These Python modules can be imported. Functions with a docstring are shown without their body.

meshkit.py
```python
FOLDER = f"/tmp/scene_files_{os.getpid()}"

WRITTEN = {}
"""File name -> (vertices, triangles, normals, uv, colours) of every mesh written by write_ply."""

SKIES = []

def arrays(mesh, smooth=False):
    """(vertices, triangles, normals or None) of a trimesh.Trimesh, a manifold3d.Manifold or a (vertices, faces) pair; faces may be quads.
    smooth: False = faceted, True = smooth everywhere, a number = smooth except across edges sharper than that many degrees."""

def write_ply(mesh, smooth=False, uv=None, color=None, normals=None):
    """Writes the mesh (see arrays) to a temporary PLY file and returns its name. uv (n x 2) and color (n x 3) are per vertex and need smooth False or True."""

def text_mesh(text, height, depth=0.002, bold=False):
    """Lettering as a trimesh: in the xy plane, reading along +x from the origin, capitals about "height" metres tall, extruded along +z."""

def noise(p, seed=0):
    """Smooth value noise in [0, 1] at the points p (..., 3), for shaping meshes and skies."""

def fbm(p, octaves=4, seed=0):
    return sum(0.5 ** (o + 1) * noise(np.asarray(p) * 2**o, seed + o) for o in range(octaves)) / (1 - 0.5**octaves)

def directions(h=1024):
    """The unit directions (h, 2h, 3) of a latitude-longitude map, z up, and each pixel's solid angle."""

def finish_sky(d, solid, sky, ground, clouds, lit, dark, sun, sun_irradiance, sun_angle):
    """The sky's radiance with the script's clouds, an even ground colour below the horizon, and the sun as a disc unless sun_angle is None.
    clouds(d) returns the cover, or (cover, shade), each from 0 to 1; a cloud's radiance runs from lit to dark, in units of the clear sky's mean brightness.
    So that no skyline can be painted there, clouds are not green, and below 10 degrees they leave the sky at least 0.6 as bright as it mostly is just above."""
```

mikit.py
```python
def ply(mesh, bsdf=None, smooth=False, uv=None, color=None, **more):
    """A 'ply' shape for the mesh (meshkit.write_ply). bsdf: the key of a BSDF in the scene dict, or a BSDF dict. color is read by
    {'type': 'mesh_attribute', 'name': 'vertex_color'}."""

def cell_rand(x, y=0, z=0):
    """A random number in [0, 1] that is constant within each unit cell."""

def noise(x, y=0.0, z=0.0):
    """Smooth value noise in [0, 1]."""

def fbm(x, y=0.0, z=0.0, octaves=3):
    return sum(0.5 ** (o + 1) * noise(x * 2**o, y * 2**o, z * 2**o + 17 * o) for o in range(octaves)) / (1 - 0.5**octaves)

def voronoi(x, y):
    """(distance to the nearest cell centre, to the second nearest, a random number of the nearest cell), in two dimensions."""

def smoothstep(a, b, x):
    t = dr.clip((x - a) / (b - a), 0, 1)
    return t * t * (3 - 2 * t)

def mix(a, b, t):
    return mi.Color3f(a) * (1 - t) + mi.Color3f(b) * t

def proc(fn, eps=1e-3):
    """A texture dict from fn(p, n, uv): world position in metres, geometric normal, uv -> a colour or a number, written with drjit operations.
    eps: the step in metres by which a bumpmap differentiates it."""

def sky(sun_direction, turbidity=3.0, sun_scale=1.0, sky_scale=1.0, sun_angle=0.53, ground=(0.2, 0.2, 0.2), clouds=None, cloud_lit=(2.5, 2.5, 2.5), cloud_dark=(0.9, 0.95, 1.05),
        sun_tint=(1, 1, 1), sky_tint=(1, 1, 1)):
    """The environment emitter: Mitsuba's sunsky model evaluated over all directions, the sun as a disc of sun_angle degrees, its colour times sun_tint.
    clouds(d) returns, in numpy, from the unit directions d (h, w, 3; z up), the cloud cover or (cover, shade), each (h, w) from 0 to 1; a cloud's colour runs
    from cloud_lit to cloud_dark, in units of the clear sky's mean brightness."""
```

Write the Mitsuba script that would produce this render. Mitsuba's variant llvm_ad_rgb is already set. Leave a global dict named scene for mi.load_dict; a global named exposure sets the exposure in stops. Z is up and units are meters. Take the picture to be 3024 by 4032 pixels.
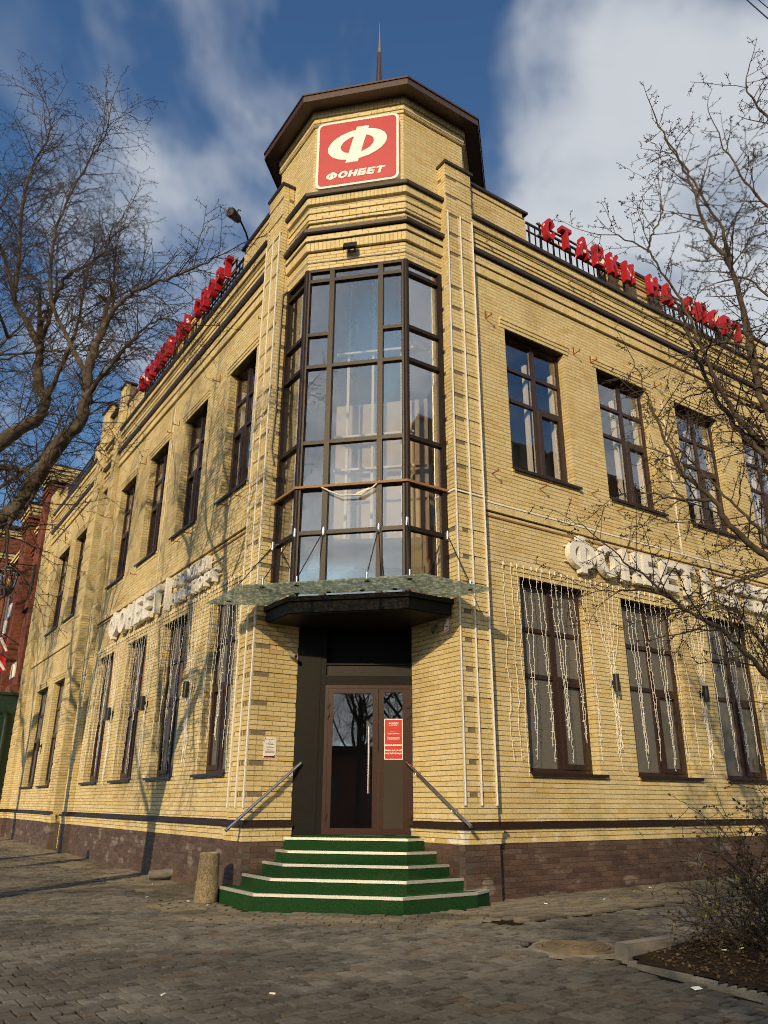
import math, random
import numpy as np, trimesh, shapely
import shapely.geometry as sg
from shapely import affinity
import drjit as dr
import mitsuba as mi
import mikit, meshkit
from mikit import proc, noise, fbm, cell_rand, smoothstep, mix

# ------------------------------------------------------------------ camera, sky, exposure
CAM = np.array([-7.499, -9.145, 1.327]); FPX = 3043.1
YAW, PITCH, ROLL = 0.588809, 0.360628, 0.0049305
_f = np.array([math.sin(YAW)*math.cos(PITCH), math.cos(YAW)*math.cos(PITCH), math.sin(PITCH)])
_r0 = np.array([math.cos(YAW), -math.sin(YAW), 0.0]); _u0 = np.cross(_r0, _f)
RIGHT = math.cos(ROLL)*_r0 + math.sin(ROLL)*_u0
UP = -math.sin(ROLL)*_r0 + math.cos(ROLL)*_u0
T4 = mi.ScalarTransform4f
scene, labels = {'type': 'scene'}, {}
scene['camera'] = {'type': 'perspective', 'fov': math.degrees(2*math.atan(1512/FPX)), 'fov_axis': 'x', 'near_clip': 0.05, 'far_clip': 2000.0,
                   'to_world': T4().look_at(origin=CAM.tolist(), target=(CAM+_f).tolist(), up=UP.tolist())}
SUN = np.array([-0.80, -0.60, 0.43]); SUN = SUN/np.linalg.norm(SUN)

def clouds(d):
    z = np.maximum(d[..., 2], 0.02)
    a, b = d[..., 0]/(z+0.10), d[..., 1]/(z+0.10)
    k = lambda x, y, o: np.stack([x, y, np.full_like(x, o)], -1)
    wx = meshkit.fbm(k(a*1.7, b*1.7, 3.3), 3, seed=5)-0.5; wy = meshkit.fbm(k(a*1.7, b*1.7, 9.1), 3, seed=8)-0.5
    # soft broken cloud, thickening to the east and towards the horizon, with fine combed wisps
    c, s = math.cos(0.8), math.sin(0.8)
    u, v = a*c+b*s+0.25*wx, -a*s+b*c+0.25*wy
    broad = meshkit.fbm(k(u*1.5+4, v*1.5+1, 1.7), 3, seed=22)
    puff = meshkit.fbm(k(u*3.6, v*4.6+2, 5.2), 6, seed=33)
    wisp = meshkit.fbm(k(u*5.0, v*11.0, 8.2), 4, seed=44)
    east = d[..., 0]*0.85-0.22
    p = 0.50*broad+0.50*puff+0.34*east+0.10*(0.55-z)
    c1 = np.clip((p-0.51)/0.17, 0, 1); c1 = c1*c1*(3-2*c1)
    c2 = np.clip((0.5*wisp+0.5*puff+0.20*east-0.50)/0.3, 0, 1)*0.34
    cover = 1-(1-0.90*c1)*(1-c2)
    west = np.clip(-(d[..., 0]*0.6+d[..., 1]*0.8)*4, 0, 1)          # a broken overcast on the sun's side, as the bay window mirrors it
    c3 = np.clip((0.5*broad+0.5*puff-0.36)/0.14, 0, 1)*west*0.94
    cover = np.maximum(np.clip(cover, 0, 1), c3)
    shade = np.clip((0.58-puff)*3.0, 0, 1)*(0.30+0.70*west)
    return cover, shade

SKY_KW = dict(turbidity=3.0, sun_scale=1.0, sky_scale=1.0, sun_tint=(0.97, 0.97, 0.92), sky_tint=(0.84, 1.06, 1.30),
              cloud_lit=(2.5, 2.62, 2.75), cloud_dark=(0.95, 0.95, 1.0))
scene['sky'] = mikit.sky(SUN.tolist(), clouds=clouds, **SKY_KW)
exposure = 1.65

# ------------------------------------------------------------------ small helpers
rng = np.random.default_rng(7)
def num(key):
    if key not in scene and key not in labels: return key
    i = 1
    while f'{key}_{i:03d}' in scene or f'{key}_{i:03d}' in labels: i += 1
    return f'{key}_{i:03d}'
_next = {}
def fast_num(key):
    i = _next.get(key, 0); _next[key] = i+1
    return key if i == 0 else f'{key}_{i:03d}'
def thing(name, label, cat, group=None):
    k = num(name); labels[k] = {'label': label, 'category': cat}
    if group: labels[k]['group'] = group
    return k
def add(name, mesh, bsdf, parent=None, smooth=False, uv=None, **lab):
    k = fast_num((parent+'__' if parent else '')+name)
    if k in scene: k = num(k)
    scene[k] = mikit.ply(mesh, bsdf, smooth=smooth, uv=uv)
    if lab: labels.setdefault(k, {}).update(lab)
    return k
def tag(k, label, cat, group=None):
    labels[k] = {'label': label, 'category': cat}
    if group: labels[k]['group'] = group

class Face:
    """A vertical face: origin, horizontal direction u, outward normal n. s runs along u, d outwards."""
    def __init__(self, o, u, n):
        self.o, self.u, self.n = np.array([*o, 0.0]), np.array([*u, 0.0]), np.array([*n, 0.0])
    def pt(self, s, z, d=0.0):
        s, z, d = np.broadcast_arrays(np.asarray(s, float), z, d)
        return self.o + s[..., None]*self.u + d[..., None]*self.n + z[..., None]*np.array([0, 0, 1.0])
BOXF = np.array([[0,2,3],[0,3,1],[4,5,7],[4,7,6],[0,1,5],[0,5,4],[2,6,7],[2,7,3],[0,4,6],[0,6,2],[1,3,7],[1,7,5]])[:, ::-1]
def boxes(face, B):
    """B: (N,6) s0,s1,z0,z1,d0(back),d1(front) -> vertices, faces"""
    B = np.asarray(B, float).reshape(-1, 6)
    v = []
    for i in (0, 1):
        for j in (0, 1):
            for k in (0, 1):
                v.append(face.pt(B[:, i], B[:, 2+j], B[:, 4+k]))
    v = np.stack(v, 1)                      # N,8,3
    f = BOXF.copy()
    # orientation check
    if np.dot(np.cross(face.u, [0, 0, 1]), face.n) < 0: f = f[:, ::-1]
    F = (f[None]+8*np.arange(len(B))[:, None, None]).reshape(-1, 3)
    return v.reshape(-1, 3), F
WORLD = Face((0, 0), (1, 0), (0, -1))
def wbox(x0, x1, y0, y1, z0, z1):
    return boxes(WORLD, [[x0, x1, z0, z1, -y1, -y0]])
def cat(*ms):
    vs, fs, o = [], [], 0
    for m in ms:
        if hasattr(m, 'vertices'): v, f = np.asarray(m.vertices), np.asarray(m.faces)
        else: v, f = m
        vs.append(v); fs.append(np.asarray(f)+o); o += len(v)
    return np.vstack(vs), np.vstack(fs)
def prism(poly, z0, z1):
    out = []
    for g in getattr(poly, 'geoms', [poly]):
        if g.is_empty or g.area < 1e-7: continue
        m = trimesh.creation.extrude_polygon(g, z1-z0, engine='earcut'); m.apply_translation([0, 0, z0]); out.append(m)
    return cat(*out)
def face_prism(face, poly, d0, d1):
    """polygon in (s,z) extruded from depth d0 to d1 on the face"""
    v, f = prism(poly, d0, d1)
    w = face.pt(v[:, 0], v[:, 1], v[:, 2])
    if np.dot(np.cross(face.u, [0, 0, 1]), face.n) < 0: f = f[:, ::-1]
    return w, f
def tube(pts, r, sides=6, caps=True):
    p = np.asarray(pts, float); n = len(p)
    r = np.broadcast_to(np.asarray(r, float), (n,))
    t = np.gradient(p, axis=0); t /= np.linalg.norm(t, axis=1, keepdims=True)+1e-12
    ref = np.array([0.0, 0, 1]) if abs(t[:, 2]).mean() < 0.8 else np.array([1.0, 0, 0])
    a = np.cross(t, ref); a /= np.linalg.norm(a, axis=1, keepdims=True)+1e-12
    b = np.cross(t, a)
    ang = np.arange(sides)*2*np.pi/sides
    v = p[:, None]+r[:, None, None]*(np.cos(ang)[None, :, None]*a[:, None]+np.sin(ang)[None, :, None]*b[:, None])
    v = v.reshape(-1, 3)
    i, j = np.meshgrid(np.arange(n-1), np.arange(sides), indexing='ij')
    q = np.stack([i*sides+j, i*sides+(j+1) % sides, (i+1)*sides+(j+1) % sides, (i+1)*sides+j], -1).reshape(-1, 4)
    f = np.vstack([q[:, [0, 2, 1]], q[:, [0, 3, 2]]])
    if caps:
        c0, c1 = len(v), len(v)+1
        v = np.vstack([v, p[:1], p[-1:]])
        k = np.arange(sides)
        f = np.vstack([f, np.stack([np.full(sides, c0), k, (k+1) % sides], 1), np.stack([np.full(sides, c1), (n-1)*sides+(k+1) % sides, (n-1)*sides+k], 1)])
    return v, f[:, ::-1]
def cyl(p0, p1, r, sides=16):
    return tube([p0, p1], r, sides)
def offset_strip(path, d, back=0.02):
    """plan polygon of a strip along a wall path, d outwards (left of the path direction) and a little inwards"""
    L = sg.LineString(path)
    p = L.buffer(d, single_sided=True, join_style='mitre', cap_style='flat')
    q = L.buffer(-back, single_sided=True, join_style='mitre', cap_style='flat')
    return p.union(q).buffer(1e-4, join_style='mitre').buffer(-1e-4, join_style='mitre')
def project(P):
    d = np.asarray(P)-CAM; z = d@_f
    return np.stack([1512+FPX*(d@RIGHT)/z, 2016-FPX*(d@UP)/z], -1), z
def ground_z(x, y): return 0.035+0.0144*np.asarray(x)+0.0072*np.asarray(y)

# ------------------------------------------------------------------ materials
def pr(color, rough=0.6, spec=0.5, metal=0.0, **k):
    c = color if isinstance(color, dict) else {'type': 'rgb', 'value': list(color)}
    d = {'type': 'principled', 'base_color': c, 'roughness': rough, 'specular': spec}
    if metal: d['metallic'] = metal
    d.update(k); return d
def two(b): return {'type': 'twosided', 'bsdf': b}

def yellow_fn(p, n, uv):
    r1, r2 = uv.x, uv.y
    c = mix((0.570, 0.465, 0.225), (0.630, 0.535, 0.305), r1)
    c = mix(c, (0.520, 0.345, 0.115), smoothstep(0.90, 0.96, r2)*0.5)
    c = mix(c, (0.640, 0.545, 0.335), smoothstep(0.10, 0.05, r2)*0.8)
    g = fbm(p.x*38+p.y*29, p.z*55, p.y*31-p.x*17, 3)
    c = c*(0.86+0.28*g)
    # rain streaks and soot in irregular blotches on the face
    b = fbm(p.x*0.9+3, p.y*0.9+8, p.z*0.55, 4)
    c = mix(c, c*mi.Color3f(0.80, 0.77, 0.72), smoothstep(0.52, 0.72, b)*(0.5+0.5*noise(p.x*9, p.y*9, p.z*3)))
    # efflorescence at the foot of the corner piers (white salt bloom seen in the photograph)
    e = smoothstep(0.60, 0.70, fbm(p.x*4.2+1, p.y*4.2, p.z*6, 3))*smoothstep(1.30, 1.00, p.z)*smoothstep(3.2, 2.6, dr.abs(p.x+0.4)+dr.abs(p.y-0.6))
    return mix(c, (0.72, 0.70, 0.64), e*0.85)
def brown_fn(p, n, uv):
    c = mix((0.068, 0.042, 0.034), (0.112, 0.074, 0.060), uv.x)
    g = fbm(p.x*33+p.y*21, p.z*50, p.y*27-p.x*13, 3)
    c = c*(0.75+0.5*g)
    e = smoothstep(0.62, 0.76, fbm(p.x*2.6, p.y*2.6+4, p.z*5, 4))
    return mix(c, (0.30, 0.28, 0.25), e*0.45)
def red_fn(p, n, uv):
    c = mix((0.150, 0.046, 0.028), (0.215, 0.078, 0.048), uv.x)
    return c*(0.8+0.4*fbm(p.x*20, p.y*20, p.z*30, 2))
def mortar_fn(p, n, uv):
    return mi.Color3f(0.185, 0.150, 0.105)*(0.7+0.6*fbm(p.x*30, p.y*30, p.z*30, 2))
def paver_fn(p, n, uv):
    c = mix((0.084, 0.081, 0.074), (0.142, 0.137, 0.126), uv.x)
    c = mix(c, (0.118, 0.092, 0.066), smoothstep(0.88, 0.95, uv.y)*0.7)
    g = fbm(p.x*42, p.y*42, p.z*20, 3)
    dark_patch = smoothstep(0.44, 0.62, fbm(p.x*0.75+2, p.y*0.75+5, 0.0, 4))  # broad noise patches where the pavers are darker
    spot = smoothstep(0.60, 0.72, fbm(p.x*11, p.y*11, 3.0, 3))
    c = c*(0.68+0.64*g)*(1-0.38*dark_patch)
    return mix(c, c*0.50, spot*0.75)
def slab_fn(p, n, uv):
    c = mix((0.112, 0.100, 0.078), (0.160, 0.146, 0.118), uv.x)
    c = mix(c, (0.185, 0.150, 0.080), smoothstep(0.92, 0.97, uv.y)*0.6)
    g = fbm(p.x*36, p.y*36, 1.0, 3)
    d = smoothstep(0.50, 0.68, fbm(p.x*1.3+9, p.y*1.3, 0.0, 4))
    return c*(0.75+0.5*g)*(1-0.38*d)
def dirt_fn(p, n, uv):
    return mi.Color3f(0.012, 0.010, 0.007)*(0.6+0.8*fbm(p.x*25, p.y*25, 0.0, 3))
def carpet_fn(p, n, uv):
    g = fbm(p.x*75, p.y*75, p.z*60, 2)
    w = fbm(p.x*5, p.y*5, p.z*5, 3)
    h = noise(p.x*160, p.y*160, p.z*130)
    c = mix((0.007, 0.032, 0.010), (0.018, 0.066, 0.022), g)
    c = c*(0.55+0.9*h)
    return mix(c, (0.050, 0.058, 0.034), smoothstep(0.55, 0.75, w)*0.55*dr.select(n.z > 0.6, 1.0, 0.25))
def carpet_bump(p, n, uv): return noise(p.x*170, p.y*170, p.z*140)
def pebble_fn(p, n, uv):
    a, b, c = mikit.voronoi(p.z*62, dr.atan2(p.y-2.37, p.x+2.815)*11)
    col = mix((0.145, 0.112, 0.062), (0.330, 0.275, 0.175), c)
    return col*smoothstep(0.0, 0.16, b-a)*0.8+col*0.2
def bark_fn(p, n, uv):
    g = fbm(p.x*14, p.y*14, p.z*9, 4)
    l = smoothstep(0.55, 0.70, fbm(p.x*7+3, p.y*7, p.z*7, 3))
    return mix(mix((0.035, 0.028, 0.022), (0.115, 0.092, 0.070), g), (0.150, 0.145, 0.105), l*0.5)
def bark_bump(p, n, uv): return fbm(p.x*26, p.y*26, p.z*10, 3)
def rust_fn(p, n, uv): return mix((0.10, 0.035, 0.012), (0.42, 0.17, 0.04), fbm(p.x*30, p.y*30, p.z*30, 3))
def redpaint_fn(p, n, uv):
    chip = smoothstep(0.69, 0.71, fbm(p.x*7, p.y*7+2, p.z*5, 4))
    return mix((0.38, 0.012, 0.022), (0.75, 0.70, 0.66), chip)
def concrete_fn(p, n, uv):
    return mi.Color3f(0.165, 0.158, 0.140)*(0.65+0.7*fbm(p.x*9, p.y*9, p.z*20, 4))
def iron_fn(p, n, uv):
    return mix((0.085, 0.066, 0.042), (0.190, 0.150, 0.095), fbm(p.x*22, p.y*22, 0.0, 4))
def soil_fn(p, n, uv): return mi.Color3f(0.026, 0.019, 0.013)*(0.5+fbm(p.x*18, p.y*18, 0.0, 4))
def leaf_fn(p, n, uv): return mix((0.040, 0.027, 0.014), (0.150, 0.105, 0.055), uv.x)
def shrubleaf_fn(p, n, uv):
    c = mix((0.030, 0.030, 0.014), (0.085, 0.070, 0.034), uv.x)
    return mix(c, (0.26, 0.24, 0.05), smoothstep(0.90, 0.93, uv.y))
def canopy_fn(p, n, uv):
    s = smoothstep(0.46, 0.66, fbm(p.x*24, p.y*24, 0.0, 3))
    return mix((0.34, 0.42, 0.35), (0.74, 0.80, 0.70), s)
def canopy_w(p, n, uv):
    return 0.50+0.38*smoothstep(0.38, 0.72, fbm(p.x*30, p.y*30, 5.0, 3))
def plaster_fn(p, n, uv): return mi.Color3f(0.52, 0.46, 0.37)*(0.85+0.3*fbm(p.x*2, p.y*2, p.z*2, 3))

M = {
 'yellow_brick': pr(proc(yellow_fn), 0.62, 0.35), 'brown_brick': pr(proc(brown_fn), 0.5, 0.45), 'red_brick': pr(proc(red_fn), 0.75, 0.3),
 'mortar': pr(proc(mortar_fn), 0.95, 0.1), 'red_mortar': pr((0.10, 0.075, 0.06), 0.95, 0.1), 'brown_mortar': pr((0.10, 0.085, 0.075), 0.95, 0.1),
 'brown_metal': pr((0.026, 0.015, 0.013), 0.34, 0.5), 'roof_metal': pr((0.055, 0.026, 0.019), 0.38, 0.5),
 'frame_brown': pr((0.036, 0.020, 0.017), 0.36, 0.5), 'bay_frame': pr((0.020, 0.013, 0.012), 0.45, 0.25),
 'door_brown': pr((0.036, 0.015, 0.011), 0.34, 0.35), 'black_panel': pr((0.006, 0.006, 0.006), 0.5, 0.12), 'soffit_metal': pr((0.010, 0.009, 0.008), 0.45, 0.25),
 'frost': pr((0.125, 0.125, 0.118), 0.30, 0.6), 'white_paint': pr((0.72, 0.72, 0.70), 0.45, 0.5), 'white_plastic': pr((0.80, 0.80, 0.78), 0.35, 0.5),
 'red_panel': pr((0.42, 0.010, 0.024), 0.42, 0.5), 'red_letter': pr(proc(redpaint_fn), 0.45, 0.5), 'poster_red': pr((0.46, 0.022, 0.018), 0.4, 0.5),
 'paper': pr((0.78, 0.77, 0.74), 0.7, 0.3), 'ink': pr((0.09, 0.09, 0.10), 0.8, 0.2), 'ink_red': pr((0.16, 0.012, 0.012), 0.6, 0.3),
 'steel': {'type': 'roughconductor', 'material': 'Cr', 'alpha': 0.14}, 'alu': pr((0.62, 0.62, 0.60), 0.42, 0.5, 0.6), 'bar_alu': pr((0.66, 0.65, 0.60), 0.38, 0.5, 0.35),
 'black_paint': pr((0.014, 0.014, 0.015), 0.42, 0.5), 'rust': pr(proc(rust_fn), 0.85, 0.2), 'cable_white': pr((0.66, 0.64, 0.58), 0.5, 0.4), 'cable_grey': pr((0.22, 0.21, 0.19), 0.6, 0.4),
 'conduit': pr((0.27, 0.15, 0.07), 0.6, 0.3), 'bulb': pr((0.82, 0.82, 0.80), 0.2, 0.6),
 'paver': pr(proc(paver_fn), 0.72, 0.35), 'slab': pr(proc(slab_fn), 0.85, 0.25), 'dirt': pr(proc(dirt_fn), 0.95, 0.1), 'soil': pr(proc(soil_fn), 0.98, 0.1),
 'carpet': two({'type': 'bumpmap', 'arbitrary': proc(carpet_bump), 'scale': 0.006, 'bsdf': pr(proc(carpet_fn), 0.95, 0.1)}),
 'pebble': pr(proc(pebble_fn), 0.8, 0.3), 'concrete': pr(proc(concrete_fn), 0.9, 0.2), 'iron': pr(proc(iron_fn), 0.6, 0.4),
 'bark': two({'type': 'bumpmap', 'arbitrary': proc(bark_bump), 'scale': 0.02, 'bsdf': pr(proc(bark_fn), 0.9, 0.15)}), 'twig': pr((0.060, 0.046, 0.036), 0.8, 0.2), 'bud': pr((0.036, 0.020, 0.015), 0.7, 0.3),
 'leaf': two(pr(proc(leaf_fn), 0.85, 0.2)), 'shrub_leaf': two(pr(proc(shrubleaf_fn), 0.7, 0.3)),
 'green_paint': pr((0.010, 0.032, 0.022), 0.45, 0.5), 'gold': pr((0.50, 0.34, 0.12), 0.35, 0.5, 0.9), 'cream': pr(proc(plaster_fn), 0.9, 0.2), 'dark_room': pr((0.10, 0.09, 0.08), 0.95, 0.1),
 'cloth_dark': pr((0.035, 0.036, 0.042), 0.9, 0.2), 'cloth_grey': pr((0.075, 0.082, 0.095), 0.9, 0.2), 'skin': pr((0.48, 0.29, 0.21), 0.55, 0.4), 'hair': pr((0.012, 0.009, 0.008), 0.5, 0.4),
 'flag_red': two(pr((0.50, 0.012, 0.020), 0.8, 0.2)), 'flag_white': two(pr((0.70, 0.70, 0.70), 0.8, 0.2)), 'lamp_glass': {'type': 'thindielectric', 'int_ior': 1.5},
 'pane': {'type': 'thindielectric', 'int_ior': 2.1}, 'bay_pane': {'type': 'thindielectric', 'int_ior': 3.2}, 'door_pane': {'type': 'thindielectric', 'int_ior': 1.7},
 'facade_far': pr((0.36, 0.29, 0.17), 0.9, 0.2), 'facade_brick': pr((0.20, 0.085, 0.05), 0.9, 0.2), 'fence_dark': pr((0.02, 0.02, 0.02), 0.6, 0.3),
 'canopy_glass': {'type': 'blendbsdf', 'weight': proc(canopy_w), 'a': {'type': 'thindielectric', 'int_ior': 1.5},
                  'b': {'type': 'principledthin', 'base_color': proc(canopy_fn), 'roughness': 0.4, 'diff_trans': 1.5}},
}
for k, v in M.items():
    scene['m_'+k] = v
def m(k): return 'm_'+k

# ------------------------------------------------------------------ ground
def sheet(poly, z_off, step=1.0):
    tri = trimesh.creation.triangulate_polygon(poly, triangle_args='pq30a%g' % step, engine='triangle') if False else None
    v, f = prism(poly, 0, 0.001)
    return v, f
def ground_plane(size=400):
    xs = np.concatenate([[-size], np.arange(-30, 31, 3), [size]]); ys = np.concatenate([[-size], np.arange(-30, 61, 3), [size]])
    X, Y = np.meshgrid(xs, ys, indexing='ij')
    Z = ground_z(np.clip(X, -30, 30), np.clip(Y, -30, 60))
    v = np.stack([X, Y, Z], -1).reshape(-1, 3); n = len(ys)
    i, j = np.meshgrid(np.arange(len(xs)-1), np.arange(n-1), indexing='ij'); a = (i*n+j).ravel()
    return v, np.vstack([np.stack([a, a+n, a+n+1], 1), np.stack([a, a+n+1, a+1], 1)])
v, f = ground_plane(); v[:, 2] -= 0.035
add('ground', (v, f), m('dirt'), kind='structure')

BED = sg.Polygon([(-1.05, -3.72), (14, -3.60), (14, -7.6), (-1.62, -7.6), (-1.55, -6.6), (-1.36, -5.2), (-1.22, -3.92)])
HOLE = sg.Point(-1.08, -3.0).buffer(0.47)
A_, B_ = 2.337, 2.302
STEP_Z = [0.205, 0.36, 0.515, 0.67, 0.835]
def step_poly(k):
    y = [-0.23, 0.045, 0.355, 0.65, 0.935][k]; x = [-2.64, -2.31, -2.0, -1.79, -1.70][k]; c = [-1.455, -0.93, -0.37, 0.11, 0.62][k]
    inner = [(-1.553, 2.302), (0.0, 1.236)]
    if k == 0:
        return sg.Polygon([(0.40, -0.012), (0.0, -0.23), (c-y, y), (x, c-x), (x, 2.42), (-A_-0.02, 2.42), (-A_-0.02, 2.302)]+inner+[(0.0, -0.012)])
    if k == 1:
        return sg.Polygon([(-0.002, y), (c-y, y), (x, c-x), (x, 2.302)]+inner)
    return sg.Polygon([(-0.002, y), (c-y, y), (x, max(c-x, 0)), (x, 2.3)]+inner) if c-x < 2.3 else sg.Polygon([(-0.002, y), (c-y, y), (c-2.3, 2.3)]+inner)
BODY = sg.Polygon([(-A_+.12, 24), (-A_+.12, B_), (-1.5, 2.2), (0, 1.2), (0.0, 0.12), (14, 0.12), (14, 24)])
NO_PAVE = shapely.union_all([BODY, BED.buffer(0.13), HOLE, step_poly(0), sg.box(0, 0, .64, 1), sg.box(-A_, B_, 0, B_+.66)])

# paving: two-size square pavers outside, a band of plain slabs along the walls
def view_ok(c, zmax=30):
    P = np.column_stack([c, ground_z(c[:, 0], c[:, 1])]); q, z = project(P)
    return (z > 1) & (z < zmax) & (q[:, 0] > -420) & (q[:, 0] < 3450) & (q[:, 1] < 4600)
NEARWALL = shapely.union_all([sg.box(-0.8, -1.55, 14, 0.12), step_poly(0).buffer(0.95), sg.box(-A_-0.85, B_, -A_+.12, 24)])
L_, S_ = 0.186, 0.093
cells = []
rot = math.radians(2.0)
I, J = np.meshgrid(np.arange(-260, 260), np.arange(-260, 260), indexing='ij')
base = np.stack([I.ravel()*L_-J.ravel()*S_, I.ravel()*S_+J.ravel()*L_], 1)
R2 = np.array([[math.cos(rot), math.sin(rot)], [-math.sin(rot), math.cos(rot)]])
big = base+L_/2; sml = base+[L_+S_/2, S_/2]
for cen, sz in ((big, L_), (sml, S_)):
    c = cen@R2+[-4.0, -2.0]
    k = view_ok(c)
    cells.append(np.column_stack([c[k], np.full(k.sum(), sz), np.full(k.sum(), sz), np.full(k.sum(), rot), np.zeros(k.sum())]))
P0 = np.vstack(cells)
pts = shapely.points(P0[:, :2])
rad = P0[:, 2]*0.45
keep = ~shapely.dwithin(pts, NO_PAVE, 0.04) & ~shapely.dwithin(pts, NEARWALL, 0.02)
P0 = P0[keep]
# slabs: running bond along each wall
sl = []
for j in range(0, 14):
    for i in range(-40, 90):
        sl.append((-0.8+i*0.205+(j % 2)*0.10, 0.06-j*0.112, 0.205, 0.112, 0.0, 1))
for j in range(0, 9):
    for i in range(0, 108):
        sl.append((-A_+0.06-j*0.112, B_-0.4+i*0.205+(j % 2)*0.10, 0.112, 0.205, 0.0, 1))
th = -math.pi/4
for j in range(-40, 12):
    for i in range(-30, 30):
        q = np.array([i*0.205+(j % 2)*0.1, j*0.112]); x = q[0]*math.cos(th)-q[1]*math.sin(th)-2.1; y = q[0]*math.sin(th)+q[1]*math.cos(th)+0.2
        sl.append((x, y, 0.205, 0.112, th, 2))
P1 = np.array(sl, float)
zoneR = sg.box(-0.35, -1.55, 14, 0.2); zoneL = sg.box(-A_-0.95, B_+0.55, -A_+.2, 24)
pp = shapely.points(P1[:, :2])
inR, inL = shapely.within(pp, zoneR), shapely.within(pp, zoneL)
diag_ok = shapely.within(pp, step_poly(0).buffer(0.95)) & ~inR & ~inL
ok = np.where(P1[:, 5] == 2, diag_ok, inR | inL) & ~shapely.dwithin(pp, NO_PAVE, 0.05) & view_ok(P1[:, :2])
P1 = P1[ok]
PV = np.vstack([P0, P1])
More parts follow.
